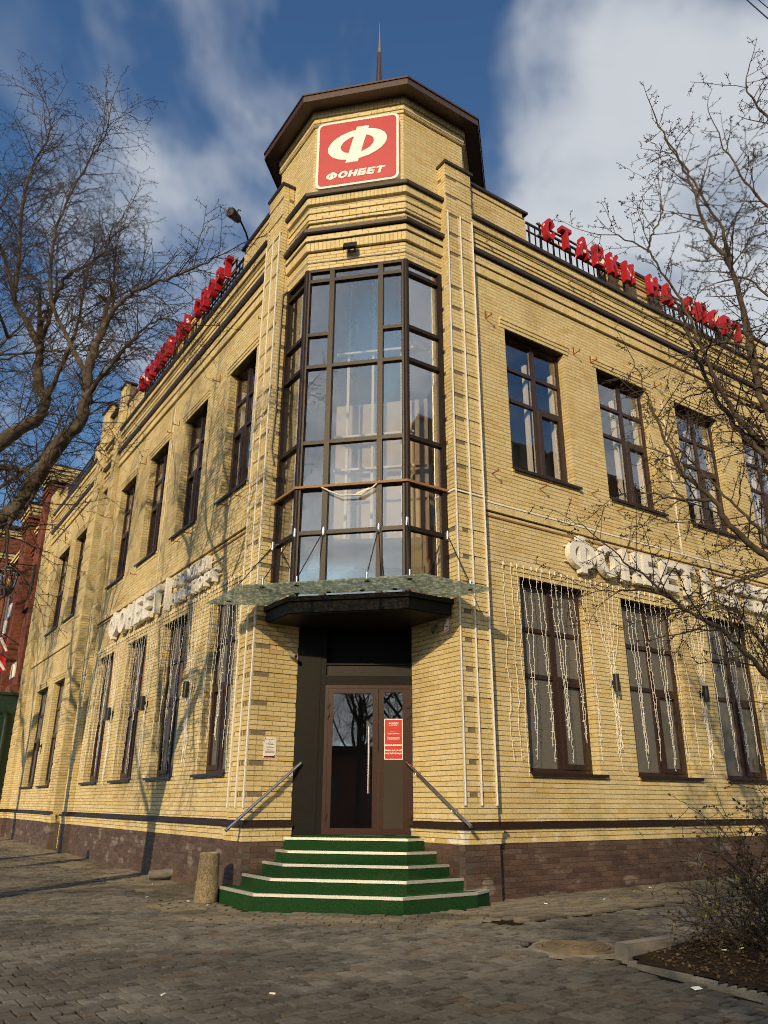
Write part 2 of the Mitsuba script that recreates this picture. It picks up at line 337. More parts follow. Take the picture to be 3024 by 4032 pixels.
def paver_geo(P):
    n = len(P); gap = np.where(P[:, 5] > 0, 0.005, 0.0095); hx, hy = P[:, 2]/2-gap, P[:, 3]/2-gap
    h0 = 0.0+0.005*rng.standard_normal(n).clip(-1.6, 1.6)
    tx, ty = 0.012*rng.standard_normal(n), 0.012*rng.standard_normal(n)
    b = 0.005
    ring = np.array([[-1, -1], [1, -1], [1, 1], [-1, 1]], float)
    vs = []
    for lev in range(3):
        for c in ring:
            ix = hx-(b if lev == 2 else 0); iy = hy-(b if lev == 2 else 0)
            lx, ly = c[0]*ix, c[1]*iy
            x = P[:, 0]+lx*np.cos(P[:, 4])-ly*np.sin(P[:, 4]); y = P[:, 1]+lx*np.sin(P[:, 4])+ly*np.cos(P[:, 4])
            z = ground_z(x, y)+h0+tx*lx+ty*ly+[-0.05, -0.005, 0.0][lev]
            vs.append(np.stack([x, y, z], -1))
    v = np.stack(vs, 1)
    f = []
    for lev in range(2):
        for i in range(4):
            a, c = lev*4+i, lev*4+(i+1) % 4
            f += [[a, c, c+4], [a, c+4, a+4]]
    f += [[8, 9, 10], [8, 10, 11]]
    return v, np.array(f)
pv, pf = paver_geo(PV)
pq, pz = project(pv[:, 8:12].reshape(-1, 3)); pq = pq.reshape(-1, 4, 2)
area = 0.5*np.abs((pq[:, 2, 0]-pq[:, 0, 0])*(pq[:, 3, 1]-pq[:, 1, 1])-(pq[:, 3, 0]-pq[:, 1, 0])*(pq[:, 2, 1]-pq[:, 0, 1]))
cen = pq.mean(1); inside = (cen[:, 0] > 0) & (cen[:, 0] < 3024) & (cen[:, 1] < 4032) & (cen[:, 1] > 0)
order = np.argsort(-area*inside)
puv = rng.random((len(PV), 2))
v, f = ground_plane(60)
pave = sg.box(-14, -12, 14, 40).difference(shapely.union_all([BED, BODY]))
vv, ff = prism(pave, -0.02, 0.0); vv[:, 2] += ground_z(vv[:, 0], vv[:, 1])-0.020
add('pavement', (vv, ff), m('dirt'), kind='structure')
for t in range(2):
    mk = PV[:, 5] > 0 if t else PV[:, 5] == 0
    nm, mat = ('slab', 'slab') if t else ('paver', 'paver')
    idx = [i for i in order if mk[i]]
    lead = idx[:300 if t == 0 else 200]
    for i in lead:
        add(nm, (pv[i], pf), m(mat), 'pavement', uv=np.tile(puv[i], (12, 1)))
    rest = np.array(sorted(set(idx)-set(lead)))
    F = (pf[None]+12*np.arange(len(rest))[:, None, None]).reshape(-1, 3)
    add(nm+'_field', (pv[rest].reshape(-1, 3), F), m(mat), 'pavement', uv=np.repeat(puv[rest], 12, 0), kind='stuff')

# planting bed, kerbs
bv, bf = prism(BED, -0.03, 0.0)
gx, gy = np.meshgrid(np.linspace(-1.6, 14, 110), np.linspace(-7.6, -3.6, 50), indexing='ij')
gz = ground_z(gx, gy)+0.03+0.10*meshkit.fbm(np.stack([gx*1.2, gy*1.2, gx*0], -1), 4, 3)*np.clip((gx+1.3)*0.9, 0.15, 1)
n = gx.shape[1]; V = np.stack([gx, gy, gz], -1).reshape(-1, 3)
i, j = np.meshgrid(np.arange(gx.shape[0]-1), np.arange(n-1), indexing='ij'); a = (i*n+j).ravel()
Fq = np.vstack([np.stack([a, a+n, a+n+1], 1), np.stack([a, a+n+1, a+1], 1)])
cenb = V[Fq].mean(1)
Fq = Fq[shapely.within(shapely.points(cenb[:, :2]), BED.buffer(0.05))]
add('planting_bed', (V, Fq), m('soil'), smooth=True, kind='structure')
def kerb_run(p0, p1, w, h, name, n):
    p0, p1 = np.array(p0, float), np.array(p1, float); d = (p1-p0); Ln = np.linalg.norm(d); d /= Ln; nn = np.array([-d[1], d[0]])
    for i in range(n):
        a, b = p0+d*(Ln*i/n+0.004), p0+d*(Ln*(i+1)/n-0.004)
        poly = sg.Polygon([a-nn*w/2, b-nn*w/2, b+nn*w/2, a+nn*w/2])
        zz = float(ground_z(*((a+b)/2)))
        v0, f0 = prism(poly, zz-0.1, zz+h-0.015); top = prism(poly.buffer(-0.012, join_style='mitre'), zz+h-0.016, zz+h)
        add(name, cat((v0, f0), top), m('concrete'), 'planting_bed')
kerb_run((-1.20, -3.66), (6.0, -3.60), 0.15, 0.135, 'kerb_stone', 8)
kerb_run((-1.24, -3.80), (-1.42, -5.2), 0.10, 0.03, 'edging_stone', 2)
kerb_run((-1.42, -5.2), (-1.70, -6.7), 0.10, 0.03, 'edging_stone', 2)
kerb_run((-1.70, -6.7), (-1.85, -7.7), 0.10, 0.03, 'edging_stone', 1)

# ------------------------------------------------------------------ brickwork
ZL, H = 1.04, 0.075
BRICKS = {'yellow': [], 'brown': [], 'red': []}      # (vertices 8x3) arrays collected
def put(face, B, cls='yellow'):
    if len(B):
        v, _ = boxes(face, B); flip = np.dot(np.cross(face.u, [0, 0, 1]), face.n) < 0
        BRICKS[cls].append((v.reshape(-1, 8, 3), np.full(len(B), flip)))
def run(face, sa, sb, k0, k1, d=0.0, opens=(), la='flat', ra='flat', depth=0.05, cls='yellow', phase=0.0, z0=ZL, h=H, rec=(), mit=(0, 0), jb=0.005, reveal=0.24, bl=0.26):
    """running bond courses k0..k1 between sa and sb. opens: (sa,sb,za,zb). ends: flat, own0 (owns even courses), own1."""
    out = []
    for k in range(k0, k1):
        za, zb = z0+k*h+0.005, z0+(k+1)*h-0.005; zm = (za+zb)/2; par = k % 2
        dd = d-(0.018 if k in rec else 0.0)
        segs = [(sa, sb, la, ra)]
        for (oa, ob, oz0, oz1) in opens:
            if oz0 < zm < oz1:
                new = []
                for (a, b, l, r) in segs:
                    if ob <= a or oa >= b: new.append((a, b, l, r)); continue
                    if oa > a: new.append((a, oa, l, 'own0'))
                    if ob < b: new.append((ob, b, 'own0', r))
                segs = new
        for (oa, ob, oz0, oz1) in opens:                      # brick reveals of the opening
            if oz0 < zm < oz1 and reveal:
                if par == 0:
                    out += [[oa-0.05, oa, za, zb, dd-reveal, dd-0.13], [ob, ob+0.05, za, zb, dd-reveal, dd-0.13]]
                else:
                    out += [[oa-0.12, oa, za, zb, dd-reveal, dd], [ob, ob+0.12, za, zb, dd-reveal, dd]]
        for (a, b, l, r) in segs:
            ext = d*0.41421
            a2 = a-(ext if mit[0] else 0); b2 = b+(ext if mit[1] else 0)
            ol = l in ('flat', 'full') or (l == 'own0') == (par == 0); orr = r in ('flat', 'full') or (r == 'own0') == (par == 0)
            if not ol: a2 = a+0.13
            if not orr: b2 = b-0.13
            if b2-a2 < 0.03: continue
            g0 = phase+par*bl/2
            first = math.floor((a2-g0)/bl)+1
            cuts = [a2]
            x = g0+first*bl
            while x < b2-0.045:
                if x-cuts[-1] > 0.045: cuts.append(x)
                x += bl
            cuts.append(b2)
            for i in range(len(cuts)-1):
                s0 = cuts[i]+(jb if i > 0 else 0); s1 = cuts[i+1]-(jb if i < len(cuts)-2 else 0)
                dep = 0.12 if ((i == 0 and l != 'flat') or (i == len(cuts)-2 and r != 'flat')) else depth
                out.append([s0, s1, za, zb, dd-dep, dd])
    put(face, out, cls)
def soldier(face, sa, sb, za, zb, d, cls='yellow', pitch=0.0775, depth=0.10, mit=(0, 0)):
    a, b = sa-(d*0.41421 if mit[0] else 0), sb+(d*0.41421 if mit[1] else 0)
    n = max(1, round((b-a)/pitch)); w = (b-a)/n
    put(face, [[a+i*w+0.004, a+(i+1)*w-0.004, za+0.004, zb-0.004, d-depth, d] for i in range(n)], cls)
MORT = {'mortar': [], 'brown_mortar': [], 'red_mortar': []}
def back(face, sa, sb, za, zb, d=-0.012, holes=(), thick=0.30, mat='mortar', store=None):
    p = sg.box(sa, za, sb, zb)
    for (a, b, c, e) in holes: p = p.difference(sg.box(a-0.008, c, b+0.008, e))
    (MORT[mat] if store is None else store).append(face_prism(face, p, d-thick, d))

RW = Face((0, 0.12), (1, 0), (0, -1)); RP = Face((0, 0), (1, 0), (0, -1)); RR = Face((0, 0), (0, 1), (-1, 0))
LW = Face((-A_+0.12, B_), (0, 1), (-1, 0)); LP = Face((-A_, B_), (0, 1), (-1, 0)); LR = Face((-A_, B_), (1, 0), (0, -1))
BLD = thing('corner_building', 'two-storey yellow brick corner building with an octagonal tower over a chamfered glass bay', 'building')
GROOVES = [k-1 for k in (6, 12, 18, 24, 30, 36, 42, 48, 54, 60, 69, 75, 81, 87, 93, 99, 105, 111, 117, 123, 133, 139, 145, 151, 157)]
ZK = lambda k: ZL+k*H
W_LO, W_HI = (ZK(10), ZK(52)), (ZK(79), ZK(118))
RX = [1.455+2.56*i for i in range(5)]; RWID = 1.60
LX = [(1.075, 2.40), (3.655, 5.08), (6.24, 7.68), (8.90, 10.36)]
R_END, L_END = 13.4, 10.98
open_R = [(x, x+RWID, *W_LO) for x in RX]+[(x, x+RWID, *W_HI) for x in RX]
open_L = [(a, b, *W_LO) for a, b in LX]+[(a, b, *W_HI) for a, b in LX]

def plinth(face, sa, sb, la='flat', ra='flat', dd=0.0, k0=-14):
    """brown plinth and the three stepped yellow courses under the ledge"""
    run(face, sa, sb, k0, -3, dd+0.012, la=la, ra=ra, cls='brown', z0=ZL-0.03, mit=(0, 0))
    back(face, sa, sb, -0.3, 0.785, dd+0.004, mat='brown_mortar')
    for i, e in enumerate((0.022, 0.034, 0.048)):
        run(face, sa-(e if la != 'flat' else 0), sb+(e if ra != 'flat' else 0), -3+i, -2+i, dd+e, la=la, ra=ra, z0=ZL-0.03, depth=0.1)
    back(face, sa, sb, 0.78, 1.02, dd+0.006)
def lintel(face, a, b, k):
    for i, e in enumerate((0.016, 0.032, 0.048)):
        run(face, a-0.13, b+0.13, k+i, k+i+1, e, depth=0.08, phase=a+0.06)
def undersill(face, a, b, k):
    for i, e in enumerate((0.012, 0.024)):
        run(face, a-0.02, b+0.10, k-2+i, k-1+i, e, depth=0.08, phase=a)

def frieze(face, sa, sb):
    soldier(face, sa, sb, 10.875, 11.062, 0.055)
    back(face, sa, sb, 10.88, 11.06, 0.045, thick=0.1)
    run(face, sa, sb, 134, 135, 0.075, depth=0.12); run(face, sa, sb, 135, 137, 0.045, depth=0.10)
    run(face, sa, sb, 138, 141, 0.0, depth=0.05)
    for k, e in ((141, 0.025), (142, 0.05), (143, 0.03), (144, 0.055)): run(face, sa, sb, k, k+1, e, depth=0.12)
    soldier(face, sa, sb, 11.935, 12.09, 0.10, depth=0.14)
    back(face, sa, sb, 11.94, 12.088, 0.09, thick=0.14)
def string_course(face, sa, sb):
    soldier(face, sa, sb, ZK(66)+0.02, ZK(68), 0.040)
    back(face, sa, sb, ZK(66)+0.025, ZK(68)-0.004, 0.030, thick=0.1)
def facade(face, sa, sb, opens, wins, la='flat', ra='flat'):
    full = [(a, b, c, e) for (a, b, c, e) in opens]
    run(face, sa, sb, 0, 66, 0, full, la, ra); run(face, sa, sb, 68, 131, 0, full, la, ra)
    back(face, sa, sb, 1.0, 12.2, holes=full)
    string_course(face, sa, sb); frieze(face, sa, sb)
    for (a, b) in wins:
        for k0, k1 in ((10, 52), (79, 118)):
            lintel(face, a, b, k1); undersill(face, a, b, k0)
facade(RW, 0.64, R_END, open_R, [(x, x+RWID) for x in RX])
plinth(RW, 0.64, R_END)
facade(LW, 0.64, L_END, open_L, LX)
plinth(LW, 0.64, L_END)
# corner piers: front face (owner of even courses) and return to the door
PTOP = 13.10
kt = 161
run(RP, 0, 0.64, 0, kt, 0, la='own0', ra='full', rec=GROOVES); back(RP, 0.012, 0.63, 1.0, PTOP, -0.024, thick=0.25)
run(RR, 0, 1.236, 0, 41, 0, la='own1', ra='flat'); run(RR, 0, 0.78, 41, 48, 0, la='own1'); run(RR, 0.78, 1.24, 41, 43, 0)
run(RR, 0, 0.24, 48, kt, 0, la='own1', rec=GROOVES)
back(RR, 0.012, 1.236, 1.0, 4.6, -0.024, thick=0.25); back(RR, 0.012, 0.6, 4.6, PTOP, -0.024, thick=0.25)
run(LP, 0, 0.64, 0, kt, 0, la='own0', ra='full', rec=GROOVES); back(LP, 0.012, 0.63, 1.0, PTOP, -0.024, thick=0.25)
run(LR, 0, 0.784, 0, 48, 0, la='own1', rec=GROOVES); run(LR, 0, 0.24, 48, kt, 0, la='own1', rec=GROOVES)
back(LR, 0.012, 0.784, 1.0, 4.6, -0.024, thick=0.25); back(LR, 0.012, 0.6, 4.6, PTOP, -0.024, thick=0.25)
plinth(RP, 0, 0.64, 'own0', 'full'); plinth(LP, 0, 0.64, 'own0', 'full')
for fc, ln in ((RR, 1.236), (LR, 0.784)): plinth(fc, 0, ln, 'own1', 'flat')
# parapets
def parapet(face, sa, sb, d=-0.02, ends=True):
    run(face, sa, sb, 149, 158, d, la='full', ra='full'); back(face, sa+0.01, sb-0.01, 12.1, 13.02, d-0.012, thick=0.26)
    soldier(face, sa+0.10, sb-0.10, 12.90, 13.02, d+0.02)
    p = sg.box(sa-0.03, 13.02, sb+0.03, 13.075)
    return face_prism(face, p, d-0.30, d+0.07)
coping = [parapet(RW, 0.64, 2.26), parapet(RW, 4.80, 6.72), parapet(RW, 9.28, 11.2),
          parapet(LW, 0.64, 2.22), parapet(LW, 4.75, 6.62), parapet(LW, 9.30, L_END)]
for (x0, x1, y0, y1) in ((-0.03, 0.68, -0.04, 0.30), ): coping.append(wbox(x0, x1, y0, y1, PTOP, PTOP+0.06))
coping.append(wbox(-A_-0.04, -A_+0.30, B_-0.03, B_+0.68, PTOP, PTOP+0.06))
add('coping', cat(*coping), m('brown_metal'), BLD)

# left wing: stair bay with its two quoined pilasters, two-window bay, end quoin
PA, PB, Q0, Q1 = (11.0, 11.60), (12.70, 13.68), 20.25, 21.50
LWX = [(14.18, 15.72), (16.62, 18.45)]
for (a, b) in (PA, PB, (Q0, Q1)):
    run(LP, a, b, 0, 170 if a < 20 else 164, 0, la='full', ra='full', rec=GROOVES); back(LP, a+.012, b-.012, 1.0, ZK(164)+(.4 if a < 20 else 0), -0.024, thick=0.3)
    plinth(LP, a, b, 'full', 'full')
op2 = [(a, b, *W_LO) for a, b in LWX]+[(a, b, *W_HI) for a, b in LWX]
facade(LW, PB[1], Q0, op2, LWX); plinth(LW, PB[1], Q0)
run(LW, PA[1], PB[0], 128, 158, 0.0); back(LW, PA[1], PB[0], 10.62, 13.3)
for k, e in ((132, .03), (134, .05), (140, .03), (142, .06), (146, .08)): run(LW, PA[1], PB[0], k, k+1, e, depth=0.1)
run(LW, PA[1]-0.02, PB[0]+0.02, -12, -4, -0.10, cls='yellow')
cop = [parapet(LW, PB[1], PB[1]+1.2), parapet(LW, Q0-1.3, Q0)]
for (a, b) in (PA, PB): cop.append(face_prism(LP, sg.box(a-.03, ZK(170), b+.03, ZK(170)+.06), -0.34, 0.05))
cop.append(face_prism(LP, sg.box(PA[1], 13.29, PB[0], 13.34), -0.3, 0.0)); cop.append(face_prism(LP, sg.box(Q0-.03, ZK(164), Q1+.03, ZK(164)+.06), -0.34, 0.05))
add('coping', cat(*cop), m('brown_metal'), BLD)

# tower over the bay
TP = [(0.0, 0.2), (-0.82, 0.2), (-2.12, 1.5), (-2.12, B_)]
TR = Face(TP[1], (1, 0), (0, -1)); s2 = math.sqrt(0.5)
TF = Face(TP[2], (s2, -s2), (-s2, -s2)); TL = Face(TP[2], (0, 1), (-1, 0))
FL = math.hypot(1.3, 1.3)
for fc, ln, mt in ((TR, 0.84, (1, 0)), (TF, FL, (1, 1)), (TL, 0.82, (1, 0))):
    run(fc, 0, ln, 127, 132, 0, phase=0.03); soldier(fc, 0, ln, 10.955, 11.14, 0.06, mit=mt); back(fc, 0, ln, 10.56, 12.3, -0.012)
    back(fc, 0, ln, 10.96, 11.138, 0.05, thick=0.1)
    run(fc, 0, ln, 135, 136, 0.085, mit=mt, depth=0.12); run(fc, 0, ln, 136, 137, 0.06, mit=mt, depth=.1)
    run(fc, 0, ln, 138, 141, 0.0, mit=mt)
    for k, e in ((141, 0.025), (142, 0.045), (143, 0.03), (144, 0.055), (145, 0.03)): run(fc, 0, ln, k, k+1, e, mit=mt, depth=0.12)
    soldier(fc, 0, ln, 12.03, 12.19, 0.09, mit=mt, depth=.14); back(fc, 0, ln, 12.035, 12.188, 0.08, thick=0.13)
# upper tower: octagon
OC = [(-0.82, 0.24), (0.66, 0.24), (1.96, 1.54), (1.96, 3.02), (0.66, 4.32), (-0.78, 4.32), (-2.08, 3.02), (-2.08, 1.54)]
UT = []
for i in range(8):
    a, b = np.array(OC[i]), np.array(OC[(i+1) % 8]); u = (b-a)/np.linalg.norm(b-a); nn = np.array([u[1], -u[0]])
    UT.append((Face(a, u, nn), np.linalg.norm(b-a)))
for i in (0, 1, 5, 6, 7):
    fc, ln = UT[i]
    run(fc, 0, ln, 150, 175, 0, phase=0.04)
    for k, e in ((174, 0.03), (175, 0.05), (176, 0.03)): run(fc, 0, ln, k, k+1, e, mit=(1, 1), depth=0.1)
    soldier(fc, 0, ln, 14.315, 14.47, 0.07, mit=(1, 1), depth=.12); back(fc, 0, ln, 14.32, 14.468, 0.06, thick=0.1)
add('tower_core', prism(sg.Polygon(OC).buffer(-0.012, join_style='mitre'), 12.15, 14.50), m('mortar'), BLD)
def strip2(path, d):
    L = sg.LineString(path)
    out = [L.buffer(sgn*d, single_sided=True, join_style='mitre', cap_style='flat') for sgn in (1, -1)]
    return max(out, key=lambda g: -sg.Point(-7, -9).distance(g.centroid))
# metal ledges that follow the walls
pathR = [(R_END, 0.12), (0.64, 0.12), (0.64, 0.0), (0.0, 0.0), (0.0, 1.236)]
pathL = [(-1.553, B_), (-A_, B_), (-A_, B_+0.64), (-A_+.12, B_+0.64), (-A_+.12, B_+PA[0]), (-A_, B_+PA[0]), (-A_, B_+PA[1])]
pathL2 = [(-A_, B_+PB[0]), (-A_, B_+PB[1]), (-A_+.12, B_+PB[1]), (-A_+.12, B_+Q0), (-A_, B_+Q0), (-A_, B_+Q1)]
for path in (pathR, pathL, pathL2):
    g = [prism(strip2(path, 0.075), 1.006, 1.022), prism(strip2(path, 0.075).difference(strip2(path, 0.066)), 0.985, 1.007), prism(strip2(path, 0.012), 1.022, 1.085)]
    add('ledge', cat(*g), m('brown_metal'), BLD)
for path, lv in (([(R_END, 0.12), (0.64, 0.12)], ((11.335, 11.415, 0.115), (12.09, 12.155, 0.165))),
                 ([(-A_+.12, B_+0.64), (-A_+.12, B_+PA[0])], ((11.335, 11.415, 0.115), (12.09, 12.155, 0.165))),
                 ([(-A_+.12, B_+PB[1]), (-A_+.12, B_+Q0)], ((11.335, 11.415, 0.115), (12.09, 12.155, 0.165))),
                 ([(-A_+.12, B_+PA[1]), (-A_+.12, B_+PB[0])], ((11.335, 11.40, 0.10), (12.09, 12.155, 0.13))),
                 (TP, ((11.335, 11.405, 0.14), (12.195, 12.265, 0.15)))):
    for (z0, z1, d) in lv:
        p = strip2(path, d).union(strip2(path, 0.04))
        p0 = p.union(p)
        add('ledge', prism(p0, z0, z1), m('brown_metal'), BLD)
# roof of the tower and its spire
EV = sg.Polygon(OC).buffer(0.37, join_style='mitre')
ev = np.array(EV.exterior.coords)[:-1]
roof = [prism(EV, 14.47, 14.50), prism(EV.difference(EV.buffer(-0.02, join_style='mitre')), 14.43, 14.60), prism(EV.buffer(0.02, join_style='mitre').difference(EV.buffer(-0.04, join_style='mitre')), 14.58, 14.62)]
ap = np.array([-0.07, 2.28, 16.3]); n = len(ev)
rv = np.vstack([np.column_stack([ev, np.full(n, 14.60)]), ap])
rf = np.array([[i, (i+1) % n, n] for i in range(n)]); rf = np.vstack([rf, rf[:, ::-1]])
rk = add('roof', cat(*roof, (rv, rf)), m('roof_metal'), BLD)
add('spire', tube([[-0.07, 2.28, 15.9], [-0.07, 2.28, 16.5], [-0.07, 2.28, 18.35], [-0.07, 2.28, 18.40]], [0.11, 0.10, 0.045, 0.02], 12), m('roof_metal'), rk, smooth=30)
add('spire_tip', tube([[-0.07, 2.28, 18.38], [-0.07, 2.28, 18.6], [-0.07, 2.28, 19.45]], [0.034, 0.024, 0.003], 10), m('gold'), rk, smooth=30, label='thin golden tip of the spire')
# body behind the brick: floors, roof slab, partitions (seen through the glass)
body = sg.Polygon([(-A_+.45, 23.7), (-A_+.45, B_+.6), (-1.3, B_+.25), (0.25, 1.3), (0.25, 0.45), (R_END, 0.45), (R_END, 23.7)])
add('floor_slab', cat(prism(body, 0.4, 0.85), prism(body, 5.2, 5.75), prism(body, 12.0, 12.25)), m('dark_room'), BLD)
part = [wbox(0.6, R_END, 4.2, 4.3, 0.85, 12.0), wbox(1.9, 2.0, 4.3, 23.7, 0.85, 12.0), wbox(R_END-.1, R_END, 0.5, 4.2, 0.85, 12), wbox(-A_+.5, 1.9, 23.5, 23.6, 0.85, 12)]
add('partition', cat(*part), m('cream'), BLD)
dF = Face((0.0, 2.9), (-s2, s2), (-s2, -s2))
add('partition', boxes(dF, [[-1.35, 0.55, 5.75, 9.05, -0.1, 0.0]]), m('cream'), BLD)
for s_ in (-0.98, -0.40, 0.10): add('bay_post', boxes(dF, [[s_, s_+0.05, 5.75, 12.0, 0.7, 0.75]]), m('cable_white'), BLD)
for z in (9.75, 7.9, 7.2): add('bay_tube', boxes(dF, [[-1.2, 0.35, z, z+0.04, 0.8, 0.84]]), m('cable_white'), BLD)

# ------------------------------------------------------------------ windows
def ring(s0, s1, z0, z1, w): return sg.box(s0, z0, s1, z1).difference(sg.box(s0+w, z0+w, s1-w, z1-w))
def window(face, a, b, z0, z1, lower, flip, rd=0.17):
    """brown frame, six lights with one casement at the bottom; flip: casement on the side away from +s"""
    mid = a+(b-a)*0.54 if not flip else a+(b-a)*0.46
    t1, t2 = (z0+(z1-z0)*0.735, z0+(z1-z0)*0.488) if lower else (z0+(z1-z0)*0.752, z0+(z1-z0)*0.520)
    fr = ring(a, b, z0, z1, 0.075).union(sg.box(mid-.055, z0+.02, mid+.055, z1-.02)).union(sg.box(a+.02, t1-.035, b-.02, t1+.035)).union(sg.box(a+.02, t2-.035, b-.02, t2+.035))
    ca, cb = (mid+.05, b-.07) if not flip else (a+.07, mid-.05)
    v = [face_prism(face, fr, -rd-0.07, -rd), face_prism(face, ring(ca, cb, z0+.07, t2-.03, 0.085), -rd-0.06, -rd+0.022)]
    v.append(boxes(face, [[a, b, z1-.005, z1+.03, -rd-.05, -0.02]]))
    w = add('window', cat(*v), m('frame_brown'), BLD)
    cols = [(a+.075, mid-.055), (mid+.055, b-.075)]; rows = [(z0+.075, t2-.035), (t2+.035, t1-.035), (t1+.035, z1-.075)]
    for ci, (p, q) in enumerate(cols):
        for ri, (r, s) in enumerate(rows):
            cas = ri == 0 and ((ci == 1) != flip)
            e = 0.08 if cas else 0.0
            jit = 0.003*rng.standard_normal(4)
            P, N = face, None
            dd = -rd-0.035+jit
            quad = np.stack([face.pt(p+e-.01, r+e-.01, dd[0]), face.pt(q-e+.01, r+e-.01, dd[1]), face.pt(q-e+.01, s-e+.01, dd[2]), face.pt(p+e-.01, s-e+.01, dd[3])])
            f4 = np.array([[0, 1, 2], [0, 2, 3]])
            if np.dot(np.cross(quad[1]-quad[0], quad[2]-quad[0]), face.n) < 0: f4 = f4[:, ::-1]
            add('pane', (quad, f4), m('frost' if lower else 'pane'), w)
    if not lower:
        for p, q in cols: add('reveal_strip', boxes(face, [[q-0.055, q-0.01, z0+.1, z1-.40, -rd-0.20, -rd-0.10]]), m('cable_white'), w)
    sill = [boxes(face, [[a-.03, b+.12, z0-.012, z0, -rd-.02, 0.075]]), boxes(face, [[a-.03, b+.12, z0-.05, z0-.012, 0.062, 0.075]])]
    if flip: sill = [boxes(face, [[a-.12, b+.03, z0-.012, z0, -rd-.02, 0.075]]), boxes(face, [[a-.12, b+.03, z0-.05, z0-.012, 0.062, 0.075]])]
    add('sill', cat(*sill), m('brown_metal'), w)
for i, x in enumerate(RX[:4]):
    window(RW, x, x+RWID, *W_LO, True, False)
    window(RW, x, x+RWID, *W_HI, False, False)
for wl in (LX, LWX):
    for a, b in wl:
        window(LW, a, b, *W_LO, True, False)
        window(LW, a, b, *W_HI, False, False)
# tall stair window and side door in the left wing
a, b = PA[1], PB[0]
fr = ring(a, b, 3.40, 10.62, 0.08)
for z in (4.4, 5.3, 6.3, 7.3, 8.5, 9.6, 10.25): fr = fr.union(sg.box(a, z-.04, b, z+.04))
fr = fr.union(sg.box(a+(b-a)*.3-.035, 3.4, a+(b-a)*.3+.035, 10.6))
sw = add('stair_window', face_prism(LW, fr, -0.27, -0.20), m('frame_brown'), BLD)
zz = [3.44, 4.4, 5.3, 6.3, 7.3, 8.5, 9.6, 10.25, 10.58]
for i in range(8):
    for p, q in ((a+.08, a+(b-a)*.3-.035), (a+(b-a)*.3+.035, b-.08)):
        add('pane', face_prism(LW, sg.box(p-.01, zz[i]+.03, q+.01, zz[i+1]-.03), -0.245, -0.240), m('pane'), sw)
dv = cat(face_prism(LW, ring(a, b, 0.76, 3.40, 0.09), -0.27, -0.19), face_prism(LW, sg.box(a+.08, 0.80, b-.08, 3.33), -0.26, -0.235), boxes(LW, [[a, b, 2.95, 3.02, -.25, -.18]]))
dk = add('side_door', dv, m('door_brown'), BLD)
add('door_handle', tube([LW.pt(a+.95, 1.35, -.12), LW.pt(a+.95, 2.75, -.12)], 0.018, 8), m('steel'), dk, smooth=True)
add('stair_backing', boxes(LW, [[a, b, 0.3, 10.7, -0.9, -0.8]]), m('dark_room'), BLD)
for s_ in (a, b):
    ss = (s_-.24, s_) if s_ == a else (s_, s_+.24)
    run(LP, ss[0], ss[1], -3, 128, -0.002, depth=0.34)

# ------------------------------------------------------------------ glazed bay
BZ = [4.34, 5.41, 6.19, 7.02, 8.50, 9.16, 10.31, 10.56]
def bar(face, s0, s1, z0, z1, d1=0.0, d0=-0.09): return boxes(face, [[s0, s1, z0, z1, d0, d1]])
fr = []
cols = {0: (TF, [0.0, 0.48, 1.385, FL]), 1: (TR, [0.0, 0.80]), 2: (TL, [0.0, 0.79])}
for fi, (fc, cs) in cols.items():
    for c in cs:
        w = 0.065 if c in (0.0, cs[-1]) else 0.045
        fr.append(bar(fc, max(c-w, -0.03), min(c+w, cs[-1]+0.03), 4.34, 10.56, 0.012))
    for zi, z in enumerate(BZ):
        if zi in (0,): continue
        h = 0.05 if zi == len(BZ)-1 else 0.034
        if zi == 5 and fi == 0:
            fr.append(bar(fc, cs[0], cs[1], z-h, z+h)); fr.append(bar(fc, cs[2], cs[3], z-h, z+h))
        else: fr.append(bar(fc, cs[0]-.02, cs[-1]+.02, z-h, z+(0.0 if zi == len(BZ)-1 else h)))
for q in (TP[1], TP[2]):
    fr.append(cyl([q[0]+.02, q[1]+.02, 4.34], [q[0]+.02, q[1]+.02, 10.55], 0.055))
bk = add('bay_window', cat(*fr), m('bay_frame'), BLD, label='dark brown frame of the tall three-sided glazed bay')
for fi, (fc, cs) in cols.items():
    for ci in range(len(cs)-1):
        rows = list(zip(BZ[:-1], BZ[1:]))
        if fi == 0 and ci == 1: rows = [r for r in rows if r not in ((8.50, 9.16), (9.16, 10.31))]+[(8.50, 10.31)]
        for (z0, z1) in rows:
            j = 0.0035*rng.standard_normal(4)-0.05
            q = np.stack([fc.pt(cs[ci]+.03, z0+.02, j[0]), fc.pt(cs[ci+1]-.03, z0+.02, j[1]), fc.pt(cs[ci+1]-.03, z1-.02, j[2]), fc.pt(cs[ci]+.03, z1-.02, j[3])])
            f4 = np.array([[0, 1, 2], [0, 2, 3]])
            if np.dot(np.cross(q[1]-q[0], q[2]-q[0]), fc.n) < 0: f4 = f4[:, ::-1]
            add('pane', (q, f4), m('bay_pane'), bk)
add('wooden_batten', prism(strip2(TP, 0.05).union(strip2(TP, 0.001)), 6.175, 6.215), m('conduit'), bk, label='thin brown batten round the bay at half height')
fcl = np.array([TF.pt(0.40, 6.19, 0.03), TF.pt(0.55, 6.10, 0.05), TF.pt(0.75, 6.00, .05), TF.pt(1.1, 5.99, .05), TF.pt(1.3, 6.12, .04), TF.pt(1.40, 6.22, .03)])
ck = add('loose_cable', tube(fcl, 0.014, 6), m('cable_white'), bk, smooth=True)
add('cable_joint', tube([TF.pt(1.02, 6.0, .05), TF.pt(1.24, 6.085, .05)], 0.024, 8), m('white_plastic'), ck)
